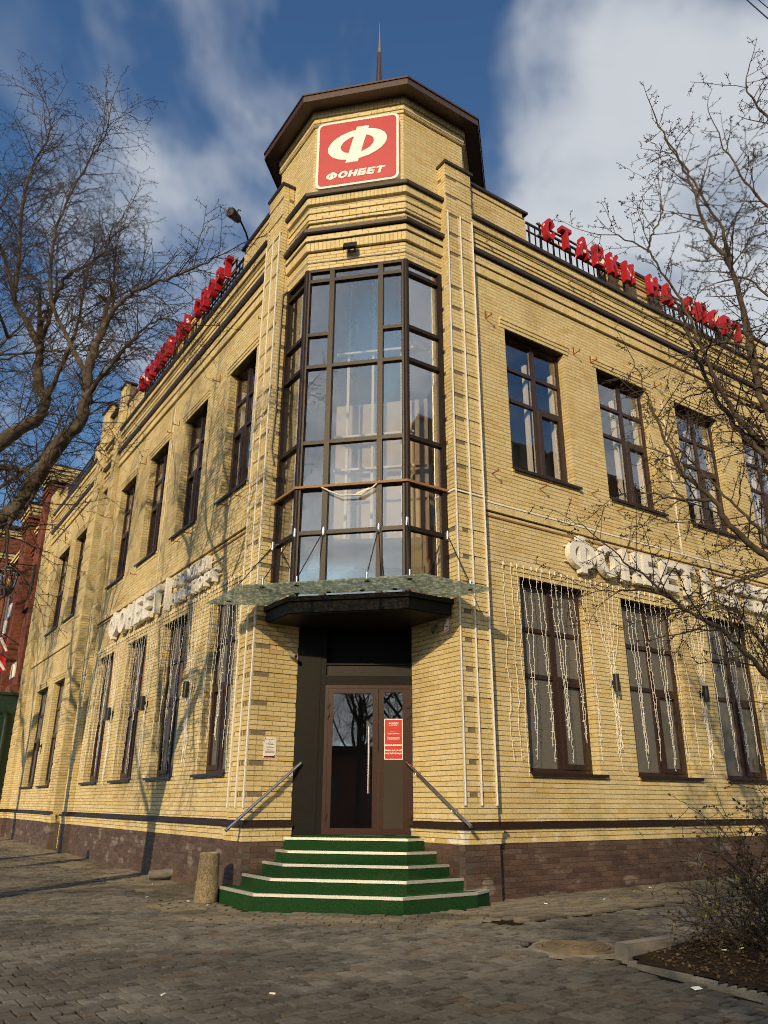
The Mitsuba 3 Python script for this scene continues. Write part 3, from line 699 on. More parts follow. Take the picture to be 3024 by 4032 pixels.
# soffit box under the bay, closing the porch
SOF = sg.Polygon([(-0.03, 1.25), (-0.03, 0.13), (-0.85, 0.13), (-2.19, 1.47), (-2.19, 2.27), (-1.5, 2.27)])
sf = add('porch_soffit', cat(prism(SOF, 4.085, 4.30), prism(SOF.buffer(0.04, join_style='mitre').intersection(sg.box(-3, -1, -0.005, 2.29)), 4.262, 4.335), prism(SOF.buffer(-0.03, join_style='mitre'), 4.07, 4.09)), m('soffit_metal'), BLD)
# ------------------------------------------------------------------ entrance door (one plane across the porch)
dvec = np.array([-1.553, B_-1.236]); DL = np.linalg.norm(dvec); du = dvec/DL
DF = Face((0.0, 1.236), du, (-du[1], du[0]) if np.dot((-du[1], du[0]), (-1, -1)) > 0 else (du[1], -du[0]))
ent = BLD+'__entrance_door'
dz0, dz1 = 0.875, 3.13
e1 = ring(0.01, 0.545, dz0, dz1, 0.02).union(ring(0.545, 1.40, dz0, dz1, 0.02))
leafA = ring(0.015, 0.54, dz0+.005, dz1-.005, 0.0)
fr = cat(face_prism(DF, ring(0.0, 1.41, dz0, dz1, 0.055), -0.06, 0.012),
         face_prism(DF, sg.box(0.05, dz0+.01, 0.54, dz1-.04).difference(sg.box(0.158, 0.97, 0.455, 3.02)), -0.05, 0.0),
         face_prism(DF, sg.box(0.548, dz0+.01, 1.37, dz1-.04).difference(sg.box(0.636, 0.97, 1.28, 3.00)), -0.05, 0.004))
ent = add('entrance_door', fr, m('door_brown'), BLD, label='brown double entrance door with one wide and one narrow glazed leaf')
for (p, q, r, s) in ((0.15, 0.46, 0.96, 3.03), (0.63, 1.29, 0.96, 3.01)):
    add('pane', face_prism(DF, sg.box(p, r, q, s), -0.03, -0.026), m('door_pane'), ent)
for off in (0.0,):
    add('pull_handle', cat(tube([DF.pt(0.695, 1.47, 0.09), DF.pt(0.695, 2.47, 0.09)], 0.017, 10), cyl(DF.pt(0.695, 1.58, 0.0), DF.pt(0.695, 1.58, 0.09), 0.011, 8), cyl(DF.pt(0.695, 2.36, 0), DF.pt(0.695, 2.36, .09), 0.011, 8)), m('steel'), ent, smooth=40)
for s_ in (0.045, 1.365):
    for z in (1.14, 2.66, 2.82):
        add('hinge', cat(boxes(DF, [[s_-.03, s_+.03, z-.02, z+.03, 0.0, 0.035], [s_-.015, s_+.045 if s_ < 1 else s_+.02, z-.055, z-.02, 0.0, 0.028]])), m('door_brown'), ent)
pn = cat(boxes(DF, [[1.41, 1.50, 0.87, 4.1, -0.05, -0.01], [1.50, DL, 0.87, 4.1, -0.06, 0.0], [0.0, 1.41, 3.13, 3.29, -0.06, -0.02], [0.0, 1.41, 3.48, 4.1, -0.3, -0.25]]))
add('porch_panel', pn, m('black_panel'), BLD)
pm = [boxes(DF, [[0.0, 1.42, 3.29, 3.48, -0.10, -0.06], [0, 1.42, 3.285, 3.30, -.06, -.02], [0, 1.42, 3.47, 3.485, -.06, -.02]])]
studs = [[x, x+.012, z, z+.012, -0.061, -0.054] for x in np.arange(0.03, 1.39, 0.042) for z in np.arange(3.315, 3.46, 0.036)]
studs2 = [[x, x+.010, z, z+.010, -0.001, 0.005] for x in np.arange(1.54, 1.86, 0.045) for z in np.arange(0.95, 3.2, 0.05)]
add('studded_strip', cat(*pm, boxes(DF, studs)), m('soffit_metal'), BLD); add('studs', boxes(DF, studs2), m('soffit_metal'), BLD, kind='stuff')
add('porch_back', cat(boxes(DF, [[-0.3, DL+.3, 0.5, 4.2, -1.9, -1.8]]), prism(sg.Polygon([DF.pt(-.3, 0, -1.85)[:2], DF.pt(DL+.3, 0, -1.85)[:2], DF.pt(DL+.3, 0, -.06)[:2], DF.pt(-.3, 0, -.06)[:2]]), 4.15, 4.2)), m('dark_room'), BLD)

# ------------------------------------------------------------------ glass canopy with rods
can = thing('glass_canopy', 'mottled greenish glass canopy in three panels hung on steel rods over the entrance', 'canopy')
Zc = 4.362
Rc, Rt, Ri, Rj = (-1.135, -0.70), (0.225, -0.64), (-0.04, 0.16), (-0.865, 0.10)
Lc, Lt, Li, Lj = (-3.06, 1.37), (-3.065, 2.75), (-2.18, 2.26), (-2.22, 1.46)
for poly in ([Rc, Rt, Ri, Rj], [Lc, Rc, Rj, Lj], [Lt, Lc, Lj, Li]):
    pg = sg.Polygon(poly).buffer(-0.004, join_style='mitre')
    add('glass_panel', prism(pg, Zc, Zc+0.016), m('canopy_glass'), can)
def lerp2(a, b, t): return np.array(a)*(1-t)+np.array(b)*t
anch = []
F_ = lambda s, z: TF.pt(s, z, 0.015)
rods = [(F_(0.0, 5.42), lerp2(Lc, Rc, 0.04)), (F_(0.48, 5.42), lerp2(Lc, Rc, 0.26)), (F_(1.385, 5.42), lerp2(Lc, Rc, 0.70)), (F_(FL, 5.50), lerp2(Lc, Rc, 0.96)),
        (TR.pt(0.80, 5.42, .015), lerp2(Rc, Rt, 0.88)), (TL.pt(0.78, 5.40, .015), lerp2(Lc, Lt, 0.85))]
cenp = np.array([-1.2, 1.0])
for a, bxy in rods:
    bxy = bxy+(cenp-bxy)*0.13
    bpt = np.array([bxy[0], bxy[1], Zc+0.10])
    rk = add('rod', tube([a, bpt], 0.0085, 6), m('black_paint'), can, smooth=True)
    pl = (a-np.array([-1.0, 1.0, a[2]]))*[1, 1, 0]; pl /= np.linalg.norm(pl)
    add('rod_plate', cat(tube([a+[0, 0, .085], a+[0, 0, .05], a-[0, 0, .07], a-[0, 0, .10]], [.012, .034, .034, .012], 10), cyl(bpt-[0, 0, .11], bpt+[0, 0, .035], 0.018, 10)), m('steel'), rk, smooth=40)
    add('glass_fixing', cyl([bxy[0], bxy[1], Zc-0.012], [bxy[0], bxy[1], Zc+0.028], 0.036, 14), m('black_paint'), can, smooth=40)
for t in (0.12, 0.37, 0.63, 0.88):
    q = lerp2(Lj, Rj, t); q = q+(lerp2(Lc, Rc, t)-q)*0.12
    add('glass_fixing', cyl([q[0], q[1], Zc-0.012], [q[0], q[1], Zc+0.028], 0.036, 14), m('black_paint'), can, smooth=40)
# ------------------------------------------------------------------ steps
st = thing('entrance_steps', 'five stepped octagonal entrance steps covered in green carpet with metal nosings', 'steps')
STP = [step_poly(k) for k in range(5)]
for k in range(5):
    z1 = STEP_Z[k]; z0 = (STEP_Z[k-1]-0.05) if k else -0.2
    s = add('step', prism(STP[k], z0, z1 if k < 4 else z1), m('carpet'), st)
    edge = [c for c in STP[k].exterior.coords]
    outer = [p for p in edge[:-1]]
    segs = []
    pts = np.array(edge)
    for i in range(len(pts)-1):
        a, b = pts[i], pts[i+1]
        mid = (a+b)/2
        if np.linalg.norm(b-a) < 0.2: continue
        if mid[0]+mid[1] > 1.35 or (abs(a[0]) < .02 and abs(b[0]) < .02) or (abs(a[1]-2.3) < .15 and abs(b[1]-2.3) < .15): continue
        segs.append((a, b))
    for a, b in segs:
        d = (b-a)/np.linalg.norm(b-a); nn = np.array([d[1], -d[0]])
        if np.dot(nn, (a+b)/2-np.array([-0.8, 1.6])) < 0: nn = -nn
        p = sg.Polygon([a+nn*.004, b+nn*.004, b-nn*.042, a-nn*.042])
        q = sg.Polygon([a+nn*.008, b+nn*.008, b+nn*.003, a+nn*.003])
        add('nosing', cat(prism(p, z1+.001, z1+.007), prism(q, z1-.028, z1+.007)), m('alu'), s)
add('threshold', prism(step_poly(4).buffer(-0.05).intersection(sg.box(-3, 1.0, 0, 3)), 0.836, 0.868), m('carpet'), st)

# ------------------------------------------------------------------ handrails
def rail(name_label, p0, p1, wallpts, nrm):
    t = thing('handrail', name_label, 'handrail', 'handrails beside the steps')
    add('tube', tube([p0, p1], 0.024, 14), m('steel'), t, smooth=40)
    for u in wallpts:
        q = np.array(p0)*(1-u)+np.array(p1)*u; w = q+np.array([*nrm, 0])*0.10-[0, 0, 0.055]
        add('bracket', cat(tube([q-[0, 0, .02], q-[0, 0, .055], (q+w)/2-[0, 0, .03], w], 0.009, 8), cyl(w-np.array([*nrm, 0])*.012, w, 0.032, 14)), m('steel'), t, smooth=40)
rail('slanting steel handrail on the pier right of the entrance steps', (-0.10, 1.25, 1.93), (-0.10, -0.27, 1.03), (0.14, 0.72), (1, 0))
rail('slanting steel handrail on the pier left of the entrance steps', (-1.47, B_-0.10, 1.92), (-2.66, B_-0.10, 0.945), (0.15, 0.66), (0, 1))
for k in list(labels):
    if k.startswith('handrail'): labels[k].pop('group', None)

# ------------------------------------------------------------------ lettering
def arc(cx, cy, rx, ry, a0, a1, n=26):
    t = np.radians(np.linspace(a0, a1, n)); return [(cx+rx*math.cos(x), cy+ry*math.sin(x)) for x in t]
def glyph(c, w, t):
    """heavy sans letters as polygons: height 1, width w, stroke t"""
    h = t/2
    S = lambda pts, k='flat': sg.LineString(pts).buffer(h, cap_style=k, join_style='mitre')
    E = lambda cx, cy, rx, ry: affinity.scale(sg.Point(cx, cy).buffer(1, 24), rx, ry, origin=(cx, cy))
    if c == 'О': return E(w/2, .5, w/2, .5).difference(E(w/2, .5, w/2-t, .5-t*.8))
    if c == 'С':
        o = E(w/2, .5, w/2, .5).difference(E(w/2, .5, w/2-t, .5-t*.8)); return o.difference(sg.Polygon([(w/2, .5), (w*1.3, .86), (w*1.3, .14)]))
    if c == 'Ф':
        o = E(w/2, .5, w/2, .44).difference(E(w/2, .5, w/2-t, .44-t*.75)); return o.union(sg.box(w/2-h*1.05, -.06, w/2+h*1.05, 1.06))
    if c == 'Т': return sg.box(0, 1-t*.85, w, 1).union(sg.box(w/2-h, 0, w/2+h, 1))
    if c == 'Н': return sg.box(0, 0, t, 1).union(sg.box(w-t, 0, w, 1)).union(sg.box(0, .5-h*.8, w, .5+h*.8))
    if c == 'П': return sg.box(0, 0, t, 1).union(sg.box(w-t, 0, w, 1)).union(sg.box(0, 1-t*.85, w, 1))
    if c == 'И': return sg.box(0, 0, t, 1).union(sg.box(w-t, 0, w, 1)).union(sg.Polygon([(t*.4, 0), (t*1.5, 0), (w-t*.4, 1), (w-t*1.5, 1)]))
    if c == 'А':
        o = sg.Polygon([(0, 0), (w/2-h*1.1, 1), (w/2+h*1.1, 1), (w, 0), (w-t*1.1, 0), (w/2, .78), (t*1.1, 0)]); return o.union(sg.box(w*.22, .2, w*.78, .2+t*.75))
    if c == 'К': return sg.box(0, 0, t, 1).union(sg.Polygon([(t*.8, .42), (w-t*1.25, 1), (w, 1), (t*1.3, .36)])).union(sg.Polygon([(t*1.0, .62), (t*1.9, .66), (w, 0), (w-t*1.3, 0)]))
    if c == 'Е':
        return sg.box(0, 0, w, 1).buffer(-.12).buffer(.12).difference(sg.box(t, t*.85, w+1, .5-h*.75)).difference(sg.box(t, .5+h*.75, w+1, 1-t*.85)).union(sg.box(w*.5, 0, w, t*.85)).union(sg.box(w*.5, 1-t*.85, w, 1))
    bowl = lambda y0, y1, x1: sg.box(0, y0, x1, y1).buffer(-.15, join_style='round').buffer(.15).union(sg.box(0, y0, x1*.5, y1)).difference(sg.box(t, y0+t*.8, x1-t, y1-t*.8).buffer(-.04).buffer(.04))
    if c == 'Б': return sg.box(0, 0, t, 1).union(sg.box(0, 1-t*.85, w*.9, 1)).union(bowl(0, .62, w))
    if c == 'В': return bowl(0, .56, w).union(bowl(.56-t*.8, 1, w*.92))
    if c == 'Р': return sg.box(0, 0, t, 1).union(bowl(.36, 1, w))
    raise ValueError(c)
WID = {'Ф': 1.12, 'О': .92, 'Н': .82, 'Б': .78, 'Е': .74, 'Т': .84, 'С': .80, 'А': .92, 'В': .78, 'К': .86, 'И': .86, 'П': .80, 'Р': .78}
def word(txt, t, gap, space=0.45, shear=0.0):
    x, out = 0.0, []
    for c in txt:
        if c == ' ': x += space; continue
        g = glyph(c, WID[c], t)
        if shear: g = affinity.skew(g, xs=math.degrees(math.atan(shear)), origin=(0, 0))
        out.append(affinity.translate(g, x)); x += WID[c]+gap
    return out, x-gap
class Board(Face):
    """text plane: s runs to the reader's right"""
    pass
RB = Face((0, 0.12), (1, 0), (0, -1))
LB = Face((-A_+0.12, 0.0), (0, -1), (-1, 0))          # s = -y
def channel(face, glyphs, s0, s1, z0, z1, width, d0, d1, parent, mat, back_mat=None, name='letter'):
    sx, sz = (s1-s0)/width, (z1-z0)
    for g in glyphs:
        p = affinity.affine_transform(g, [sx, 0, 0, sz, s0, z0]).simplify(0.0015)
        k = add(name, face_prism(face, p, d0, d1), m(mat), parent)
        if back_mat:
            add('side', face_prism(face, p.buffer(0.004).difference(p.buffer(-0.002)), d0-0.001, d1-0.012), m(back_mat), k)
    return
def wall_sign(face, conv, label, x0, x1, xb, x2, x3, x4):
    t = thing('wall_sign', label, 'sign')
    g, w = word('ФОНБЕТ', 0.24, 0.14)
    channel(face, g, x0, x1, 5.255, 5.87, w, 0.05, 0.17, t, 'white_paint')
    add('divider_bar', face_prism(face, sg.box(xb-.05, 5.18, xb+.05, 5.91), 0.05, 0.17), m('white_paint'), t)
    g, w = word('СТАВКИ', 0.22, 0.10); channel(face, g, x2, x3, 5.575, 5.83, w, 0.05, 0.15, t, 'white_paint')
    g, w = word('НА СПОРТ', 0.22, 0.10); channel(face, g, x2, x4, 5.225, 5.48, w, 0.05, 0.15, t, 'white_paint')
    rails = [[x0, x1, z-.012, z+.012, 0.015, 0.05] for z in (5.42, 5.70)]+[[x2, max(x3, x4), z-.01, z+.01, 0.015, 0.05] for z in (5.36, 5.70)]
    add('mounting_rail', boxes(face, rails), m('cable_white'), t)
wall_sign(RB, None, 'white block lettering on the wall right of the entrance, above the ground-floor windows', 2.57, 6.22, 6.60, 7.03, 8.95, 9.55)
wall_sign(LB, None, 'white block lettering on the wall left of the entrance, above the ground-floor windows', -11.42, -7.43, -7.02, -6.66, -4.70, -4.20)
# red letters on the roof line, and the black railings behind them
def roof_sign(face, label, x0, x1, dsgn):
    t = thing('rooftop_sign', label, 'sign')
    g, w = word('СТАВКИ НА СПОРТ', 0.20, 0.62, 1.0)
    sx = (x1-x0)/w
    for q in g:
        p = affinity.affine_transform(q, [sx, 0, 0, 0.53, x0, 12.44]).simplify(0.002)
        k = add('letter', face_prism(face, p, 0.255, 0.268), m('red_letter'), t)
        add('side', face_prism(face, p.buffer(0.003).difference(p.buffer(-0.012)), 0.12, 0.256), m('red_letter'), k)
    add('mounting_rail', boxes(face, [[x0-.1, x1+.1, z-.014, z+.014, 0.07, 0.11] for z in (12.55, 12.86)]), m('rust'), t)
    legs = [[x, x+.03, 12.15, 12.95, 0.04, 0.07] for x in np.linspace(x0, x1, 9)]
    add('support', boxes(face, legs), m('black_paint'), t)
roof_sign(RB, 'red roof-edge lettering above the wall right of the tower', 2.58, 9.62, 1)
roof_sign(LB, 'red roof-edge lettering above the wall left of the tower', -11.25, -4.78, 1)
def railing(face, s0, s1, label):
    t = thing('roof_railing', label, 'railing')
    add('rail', boxes(face, [[s0, s1, 12.86, 12.90, -0.06, -0.02], [s0, s1, 12.66, 12.685, -0.055, -0.025], [s0, s1, 12.22, 12.25, -0.06, -0.02]]), m('black_paint'), t)
    n = int((s1-s0)/0.17)
    for i in range(n):
        x = s0+(i+.5)*(s1-s0)/n
        w = 0.022 if i % 4 else 0.045
        add('baluster', boxes(face, [[x-w/2, x+w/2, 12.15, 12.87, -0.05, -0.03]]), m('black_paint'), t)
railing(RB, 2.28, 4.80, 'black roof railing behind the first red letters right of the tower')
railing(RB, 6.74, 9.28, 'black roof railing behind the last red letters of the right-hand roof sign')
railing(LB, -B_-4.75, -B_-2.24, 'black roof railing behind the last red letters left of the tower')
railing(LB, -B_-9.30, -B_-6.64, 'black roof railing behind the first red letters of the left-hand roof sign')
railing(LB, -B_-18.9, -B_-14.95, 'black roof railing over the far two-window part of the left wing')
# square logo sign on the tower front
UF, ULN = UT[7][0], UT[7][1]          # from (-2.08,1.54)... front chamfer
sgn = thing('logo_sign', 'square red and white sign with rounded corners on the front of the tower', 'sign')
SF = Face(OC[7], (s2, -s2), (-s2, -s2))
a0, b0 = 0.10, 1.735
rr = lambda e, r: sg.box(a0+e, 12.385+e, b0-e, 14.025-e).buffer(-r).buffer(r)
add('border', face_prism(SF, rr(0, .12), 0.03, 0.135), m('white_plastic'), sgn)
add('panel', face_prism(SF, rr(.045, .10), 0.13, 0.139), m('red_panel'), sgn)
def SQ(g): return affinity.affine_transform(g, [b0-a0, 0, 0, 1.64, a0, 12.385])
E0 = lambda cx, cy, rx, ry: affinity.scale(sg.Point(cx, cy).buffer(1, 40), rx, ry, origin=(cx, cy))
logo = E0(.5, .60, .355, .225).difference(E0(.5, .60, .20, .135)).union(sg.box(.425, .335, .575, .865))
logo = affinity.skew(logo, xs=14, origin=(.5, .6))
add('emblem', face_prism(SF, SQ(logo).simplify(.001), 0.138, 0.144), m('white_plastic'), sgn)
g, w = word('ФОНБЕТ', 0.27, 0.12, shear=0.24)
sc = .70/w
for q in g:
    add('letter', face_prism(SF, SQ(affinity.affine_transform(q, [sc, 0, 0, .098, .115, .115])).simplify(.001), 0.138, 0.144), m('white_plastic'), sgn)

# ------------------------------------------------------------------ notices and small signs
def tmesh(face, txt, s, z, h, d, bold=False, shear=0):
    mm = meshkit.text_mesh(txt, h, 0.0008, bold); v = np.array(mm.vertices); f = np.array(mm.faces)
    W = v[:, 0].max()-v[:, 0].min()
    x = v[:, 0]+shear*v[:, 1]
    w = face.pt(s+x, z+v[:, 1], d+v[:, 2])
    if np.dot(np.cross(face.u, [0, 0, 1]), face.n) < 0: f = f[:, ::-1]
    return (w, f), W
PO = Face(DF.pt(0.45, 0)[:2], -du, DF.n[:2])            # poster plane, s to the reader's right
po = thing('door_poster', 'red poster with white lettering on the narrow leaf of the entrance door', 'poster')
add('border', boxes(PO, [[0.0, 0.295, 1.975, 2.60, 0.001, 0.004]]), m('paper'), po)
add('upper_panel', boxes(PO, [[0.012, 0.283, 2.205, 2.588, 0.004, 0.0055]]), m('poster_red'), po)
add('lower_panel', boxes(PO, [[0.012, 0.283, 1.987, 2.185, 0.004, 0.0055]]), m('ink_red' if False else 'poster_red'), po)
g, w = word('ФОНБЕТ', 0.27, 0.12, shear=0.2)
for q in g: add('letter', face_prism(PO, affinity.affine_transform(q, [.16/w, 0, 0, .027, .068, 2.515]), .0056, .0065), m('paper'), po)
for txt, h, z, bd, s0 in (('часы работы', .011, 2.395, False, .09), ('Круглосуточно', .018, 2.365, True, .062)):
    tm, W = tmesh(PO, txt, 0, z, h, .0056, bd); sh = 0.147-W/2
    tm, W = tmesh(PO, txt, sh, z, h, .0056, bd); add('text', tm, m('paper'), po)
for txt, z in (('Лицам до 18 лет', 2.105), ('вход воспрещен!', 2.060)):
    tm, W = tmesh(PO, txt, 0, z, .026, .0056, True, .15); tm, W = tmesh(PO, txt, 0.147-W/2-.002, z, .026, .0056, True, .15); add('text', tm, m('paper'), po)
add('small_print', boxes(PO, [[.05, .245, z, z+.004, .0056, .0063] for z in (2.315, 2.303, 2.291, 2.279)]+[[.07, .225, 2.5, 2.504, .0056, .0063]]), m('paper'), po)
NO = Face((-2.085, B_), (1, 0), (0, -1))
no = thing('wall_notice', 'white paper notice with a dark red foot on the pier left of the entrance', 'notice')
add('sheet', boxes(NO, [[0, .215, 1.975, 2.29, .003, .008]]), m('paper'), no)
add('foot_band', face_prism(NO, sg.Polygon([(.008, 1.983), (.2, 1.983), (.2, 2.035), (.18, 2.012), (.008, 2.008)]), .008, .009), m('ink_red'), no)
add('corner_mark', face_prism(NO, sg.Polygon([(.008, 2.282), (.008, 2.20), (.03, 2.282)]), .008, .009), m('ink_red'), no)
ln = [[.035, .185, 2.252, 2.258, .008, .0088]]+[[.1075-w_/2, .1075+w_/2, z, z+.004, .008, .0088] for z, w_ in ((2.23, .05), (2.205, .03), (2.195, .09), (2.185, .15), (2.175, .13), (2.15, .04), (2.14, .15), (2.13, .14), (2.105, .12), (2.095, .1))]+[[.03, .19, z, z+.008, .008, .0088] for z in (2.07, 2.055)]
add('text', boxes(NO, ln), m('ink'), no)
fs = Face((0.0, 0.36), (0, -1), (-1, 0))
fp = thing('hydrant_plate', 'small white plate with a red border hung at the canopy end on the right pier', 'sign')
qd = sg.Polygon([(0, 3.80), (.17, 3.84), (.17, 4.10), (0.06, 4.08), (0, 3.98)])
add('plate', face_prism(fs, qd, 0.012, 0.016), m('paper'), fp)
add('border', face_prism(fs, qd.buffer(-.008, join_style='mitre').difference(qd.buffer(-.022, join_style='mitre')), .016, .0175), m('poster_red'), fp)
add('mark', boxes(fs, [[.045, .13, 3.925, 3.935, .016, .0175], [.082, .09, 3.86, 3.92, .016, .0175], [.06, .068, 3.97, 4.03, .016, .0175], [.06, .10, 4.022, 4.03, .016, .0175]]), m('poster_red'), fp)

# ------------------------------------------------------------------ light bars on the corner piers
def light_bar(face, s, z0, z1, label):
    t = thing('light_bar', label, 'light bar')
    add('profile', boxes(face, [[s-.016, s+.016, z0, z1, 0.004, 0.026]]), m('bar_alu'), t)
    add('diffuser', boxes(face, [[s-.008, s+.008, z0+.01, z1-.01, 0.026, 0.031]]), m('white_plastic'), t)
    add('clip', boxes(face, [[s-.02, s+.02, z, z+.03, 0.0, 0.028] for z in np.arange(z0+.3, z1, 1.3)]), m('bar_alu'), t)
for s_, w_ in ((0.02, 'left-hand thin vertical light bar'), (0.325, 'middle thin vertical light bar'), (0.62, 'right-hand thin vertical light bar')):
    light_bar(RP, s_, 1.30, 11.93, w_+' on the pier right of the entrance')
for s_, w_ in ((0.02, 'right-hand thin vertical light bar'), (0.31, 'middle thin vertical light bar'), (0.61, 'left-hand thin vertical light bar')):
    light_bar(LP, s_, 1.25, 11.93, w_+' on the pier left of the entrance')
# white strip and conduit on the string course; pipe below the top ledge
add('white_strip', cat(boxes(RW, [[0.66, R_END, ZK(68)+.004, ZK(68)+.030, 0.0, 0.052]]), boxes(RP, [[-.02, .66, ZK(68)+.02, ZK(68)+.045, 0.0, 0.014]]), boxes(RR, [[-.012, .2, ZK(68)+.02, ZK(68)+.045, 0.0, 0.014]])), m('white_plastic'), BLD)
add('conduit', cat(boxes(RW, [[0.66, R_END, 5.905, 5.935, 0, .022]]), boxes(LW, [[0.66, L_END, 5.905, 5.935, 0, .022]])), m('conduit'), BLD)
add('grey_pipe', cat(tube([RW.pt(x, 11.905+.004*math.sin(x*3), 0.10) for x in np.linspace(.66, R_END, 40)], 0.013, 6), tube([LW.pt(x, 11.905+.004*math.sin(x*3), 0.10) for x in np.linspace(.66, L_END, 40)], 0.013, 6)), m('cable_grey'), BLD, smooth=True)
for z, d in ((11.98, .02), (11.62, .03), (11.17, .075), (10.72, .012), (14.12, .04)):
    fs_ = ((TR, .80), (TF, FL), (TL, .8)) if z < 13 else ((UT[0][0], UT[0][1]), (SF, ULN), (UT[6][0], UT[6][1]))
    add('facade_cable', cat(*[tube([fc.pt(x, z+.006*math.sin(x*7), d+.012) for x in np.linspace(-.03, ln+.03, 14)], 0.011, 5) for fc, ln in fs_]), m('cable_white'), BLD, smooth=True)
cab = [LR.pt(.20, 10.6, .02), LR.pt(.10, 10.45, .02), LR.pt(.09, 9.0, .02), LR.pt(.10, 8.0, .02), LR.pt(.06, 7.2, .02), LR.pt(.12, 6.9, .03)]
add('facade_cable', tube(cab, 0.014, 6), m('cable_grey'), BLD, smooth=True)
add('facade_cable', tube([RW.pt(6.10, z, .014) for z in (9.75, 8.0, 6.15)], 0.016, 6), m('cable_white'), BLD)
add('facade_cable', tube([LW.pt(5.95+.02*math.sin(z*3), z, .016) for z in np.linspace(11.2, 5.95, 14)], 0.010, 5), m('cable_white'), BLD, smooth=True)
lc = [LW.pt(5.5+.25*math.sin(z*1.4), z, .08+.05*math.sin(z*2)) for z in np.linspace(12.1, 8.0, 16)]
add('facade_cable', tube(lc, 0.009, 5), m('cable_grey'), BLD, smooth=True)
bx = [[a, b, c, e, .0, .016] for (a, b, c, e) in [(x-.03, x-.01, 3.3, 4.9) for x in (3.62, 6.2, 8.86)]]
add('downpipe_strip', boxes(LW, bx), m('conduit'), BLD)
# rusty brackets
def bracket(face, s, z, label, plate=True):
    t = thing('rusty_bracket', label, 'bracket', 'rusty brackets on the walls')
    if plate: add('plate', boxes(face, [[s-.016, s+.016, z, z+.17, 0, 0.012]]), m('rust'), t)
    add('arm', cat(tube([face.pt(s, z+.012, 0), face.pt(s+.01, z+.012, 0.17)], 0.011, 6), boxes(face, [[s-.012, s+.012, z-.005, z+.05, .155, .172]])), m('rust'), t)
for s_, z_ in ((0.98, 9.93), (3.36, 9.99), (3.86, 9.96), (5.95, 10.05)): bracket(RW, s_, z_, 'rusty angle bracket on the upper wall beside a window head right of the tower')
for s_, z_ in ((0.95, 6.72), (2.1, 6.70), (3.50, 6.93), (4.2, 6.72)): bracket(RW, s_, z_, 'short rusty peg bracket under the upper windows right of the tower', False)
for s_, z_ in ((3.0, 10.0), (5.55, 10.0), (5.95, 9.95), (8.1, 9.9), (0.72, 10.3)): bracket(LW, s_, z_, 'rusty angle bracket on the upper wall beside a window head left of the tower')
for s_, z_ in ((1.3, 6.72), (1.9, 6.72), (3.9, 6.72), (4.6, 6.72), (7.7, 6.7)): bracket(LW, s_, z_, 'short rusty peg bracket under the upper windows left of the tower', False)
for s_, z_ in ((1.05, 11.72), (3.35, 11.72), (4.0, 11.72)): bracket(RW, s_, z_, 'thin bracket sticking out of the cornice right of the tower', False)
# wall lamps
def wall_lamp(face, s, z, label):
    t = thing('wall_lamp', label, 'wall lamp')
    add('cylinder', cat(tube([face.pt(s, z-.15, .12), face.pt(s, z-.149, .12), face.pt(s, z+.149, .12), face.pt(s, z+.15, .12)], [.050, .055, .055, .050], 20)), m('black_paint'), t, smooth=40)
    add('wall_plate', boxes(face, [[s-.035, s+.035, z-.07, z+.07, 0, .02], [s-.015, s+.015, z-.03, z+.03, .02, .08]]), m('black_paint'), t)
for s_, w_ in ((3.53, 'first'), (6.09, 'second')): wall_lamp(RW, s_, 3.33, f'black cylinder wall lamp, the {w_} right of the entrance')
for s_, w_ in ((3.02, 'first'), (5.66, 'second'), (8.28, 'third')): wall_lamp(LW, s_, 3.33, f'black cylinder wall lamp, the {w_} left of the entrance')
wall_lamp(LW, 16.2, 3.0, 'black cylinder wall lamp between the two far windows of the left wing')
# cameras, floodlights
def dome_cam(pos, d, label):
    t = thing('security_camera', label, 'camera'); p = np.array(pos, float); d = np.array(d, float)/np.linalg.norm(d)
    add('mount', cat(cyl(p, p+[0, 0, .0]+d*.03, .035, 14), tube([p+d*.02, p+d*.05+[0, 0, -.02], p+d*.07+[0, 0, -.05]], .014, 8)), m('cable_grey'), t, smooth=40)
    q = p+d*.08+[0, 0, -.07]
    e = np.array([d[1]*.0+0.5*d[0]+.2, 0.5*d[1]-.5, -.35]); e /= np.linalg.norm(e)
    add('body', tube([q-e*.06, q-e*.055, q+e*.09, q+e*.095], [.02, .034, .034, .028], 14), m('cable_grey'), t, smooth=40)
    add('lens', cyl(q+e*.095, q+e*.099, .024, 14), m('black_paint'), t)
dome_cam((-1.70, B_-.005, 3.66), (0, -1, 0), 'grey security camera under the canopy on the pier left of the door')
dome_cam((-0.005, 0.55, 3.98), (-1, 0, 0), 'grey security camera under the canopy on the pier right of the door')
fl = thing('floodlight', 'square black floodlight on the tower above the bay window', 'floodlight')
FQ = Face(TF.pt(.72, 0, .06)[:2], (s2, -s2), (-s2, -s2))
def tilt_box(face, s0, s1, z0, z1, d0, d1, tilt):
    v, f = boxes(face, [[s0, s1, z0, z1, d0, d1]]); c = face.pt((s0+s1)/2, z1, d0)
    ax = face.u; a = tilt; K = np.array([[0, -ax[2], ax[1]], [ax[2], 0, -ax[0]], [-ax[1], ax[0], 0]])
    Rm = np.eye(3)+math.sin(a)*K+(1-math.cos(a))*K@K
    return (v-c)@Rm.T+c, f
add('housing', tilt_box(FQ, 0, .24, 10.76, 10.95, .03, .085, -.5), m('black_paint'), fl)
add('glass', tilt_box(FQ, .02, .22, 10.775, 10.935, .086, .088, -.5), m('soffit_metal'), fl)
add('bracket', boxes(FQ, [[.05, .07, 10.86, 10.98, -.06, .06], [.17, .19, 10.86, 10.98, -.06, .06]]), m('black_paint'), fl)
rc = thing('roof_spotlight', 'black spotlight on an arm at the parapet left of the tower', 'spotlight')
q = np.array([-2.33, 4.05, 13.15])
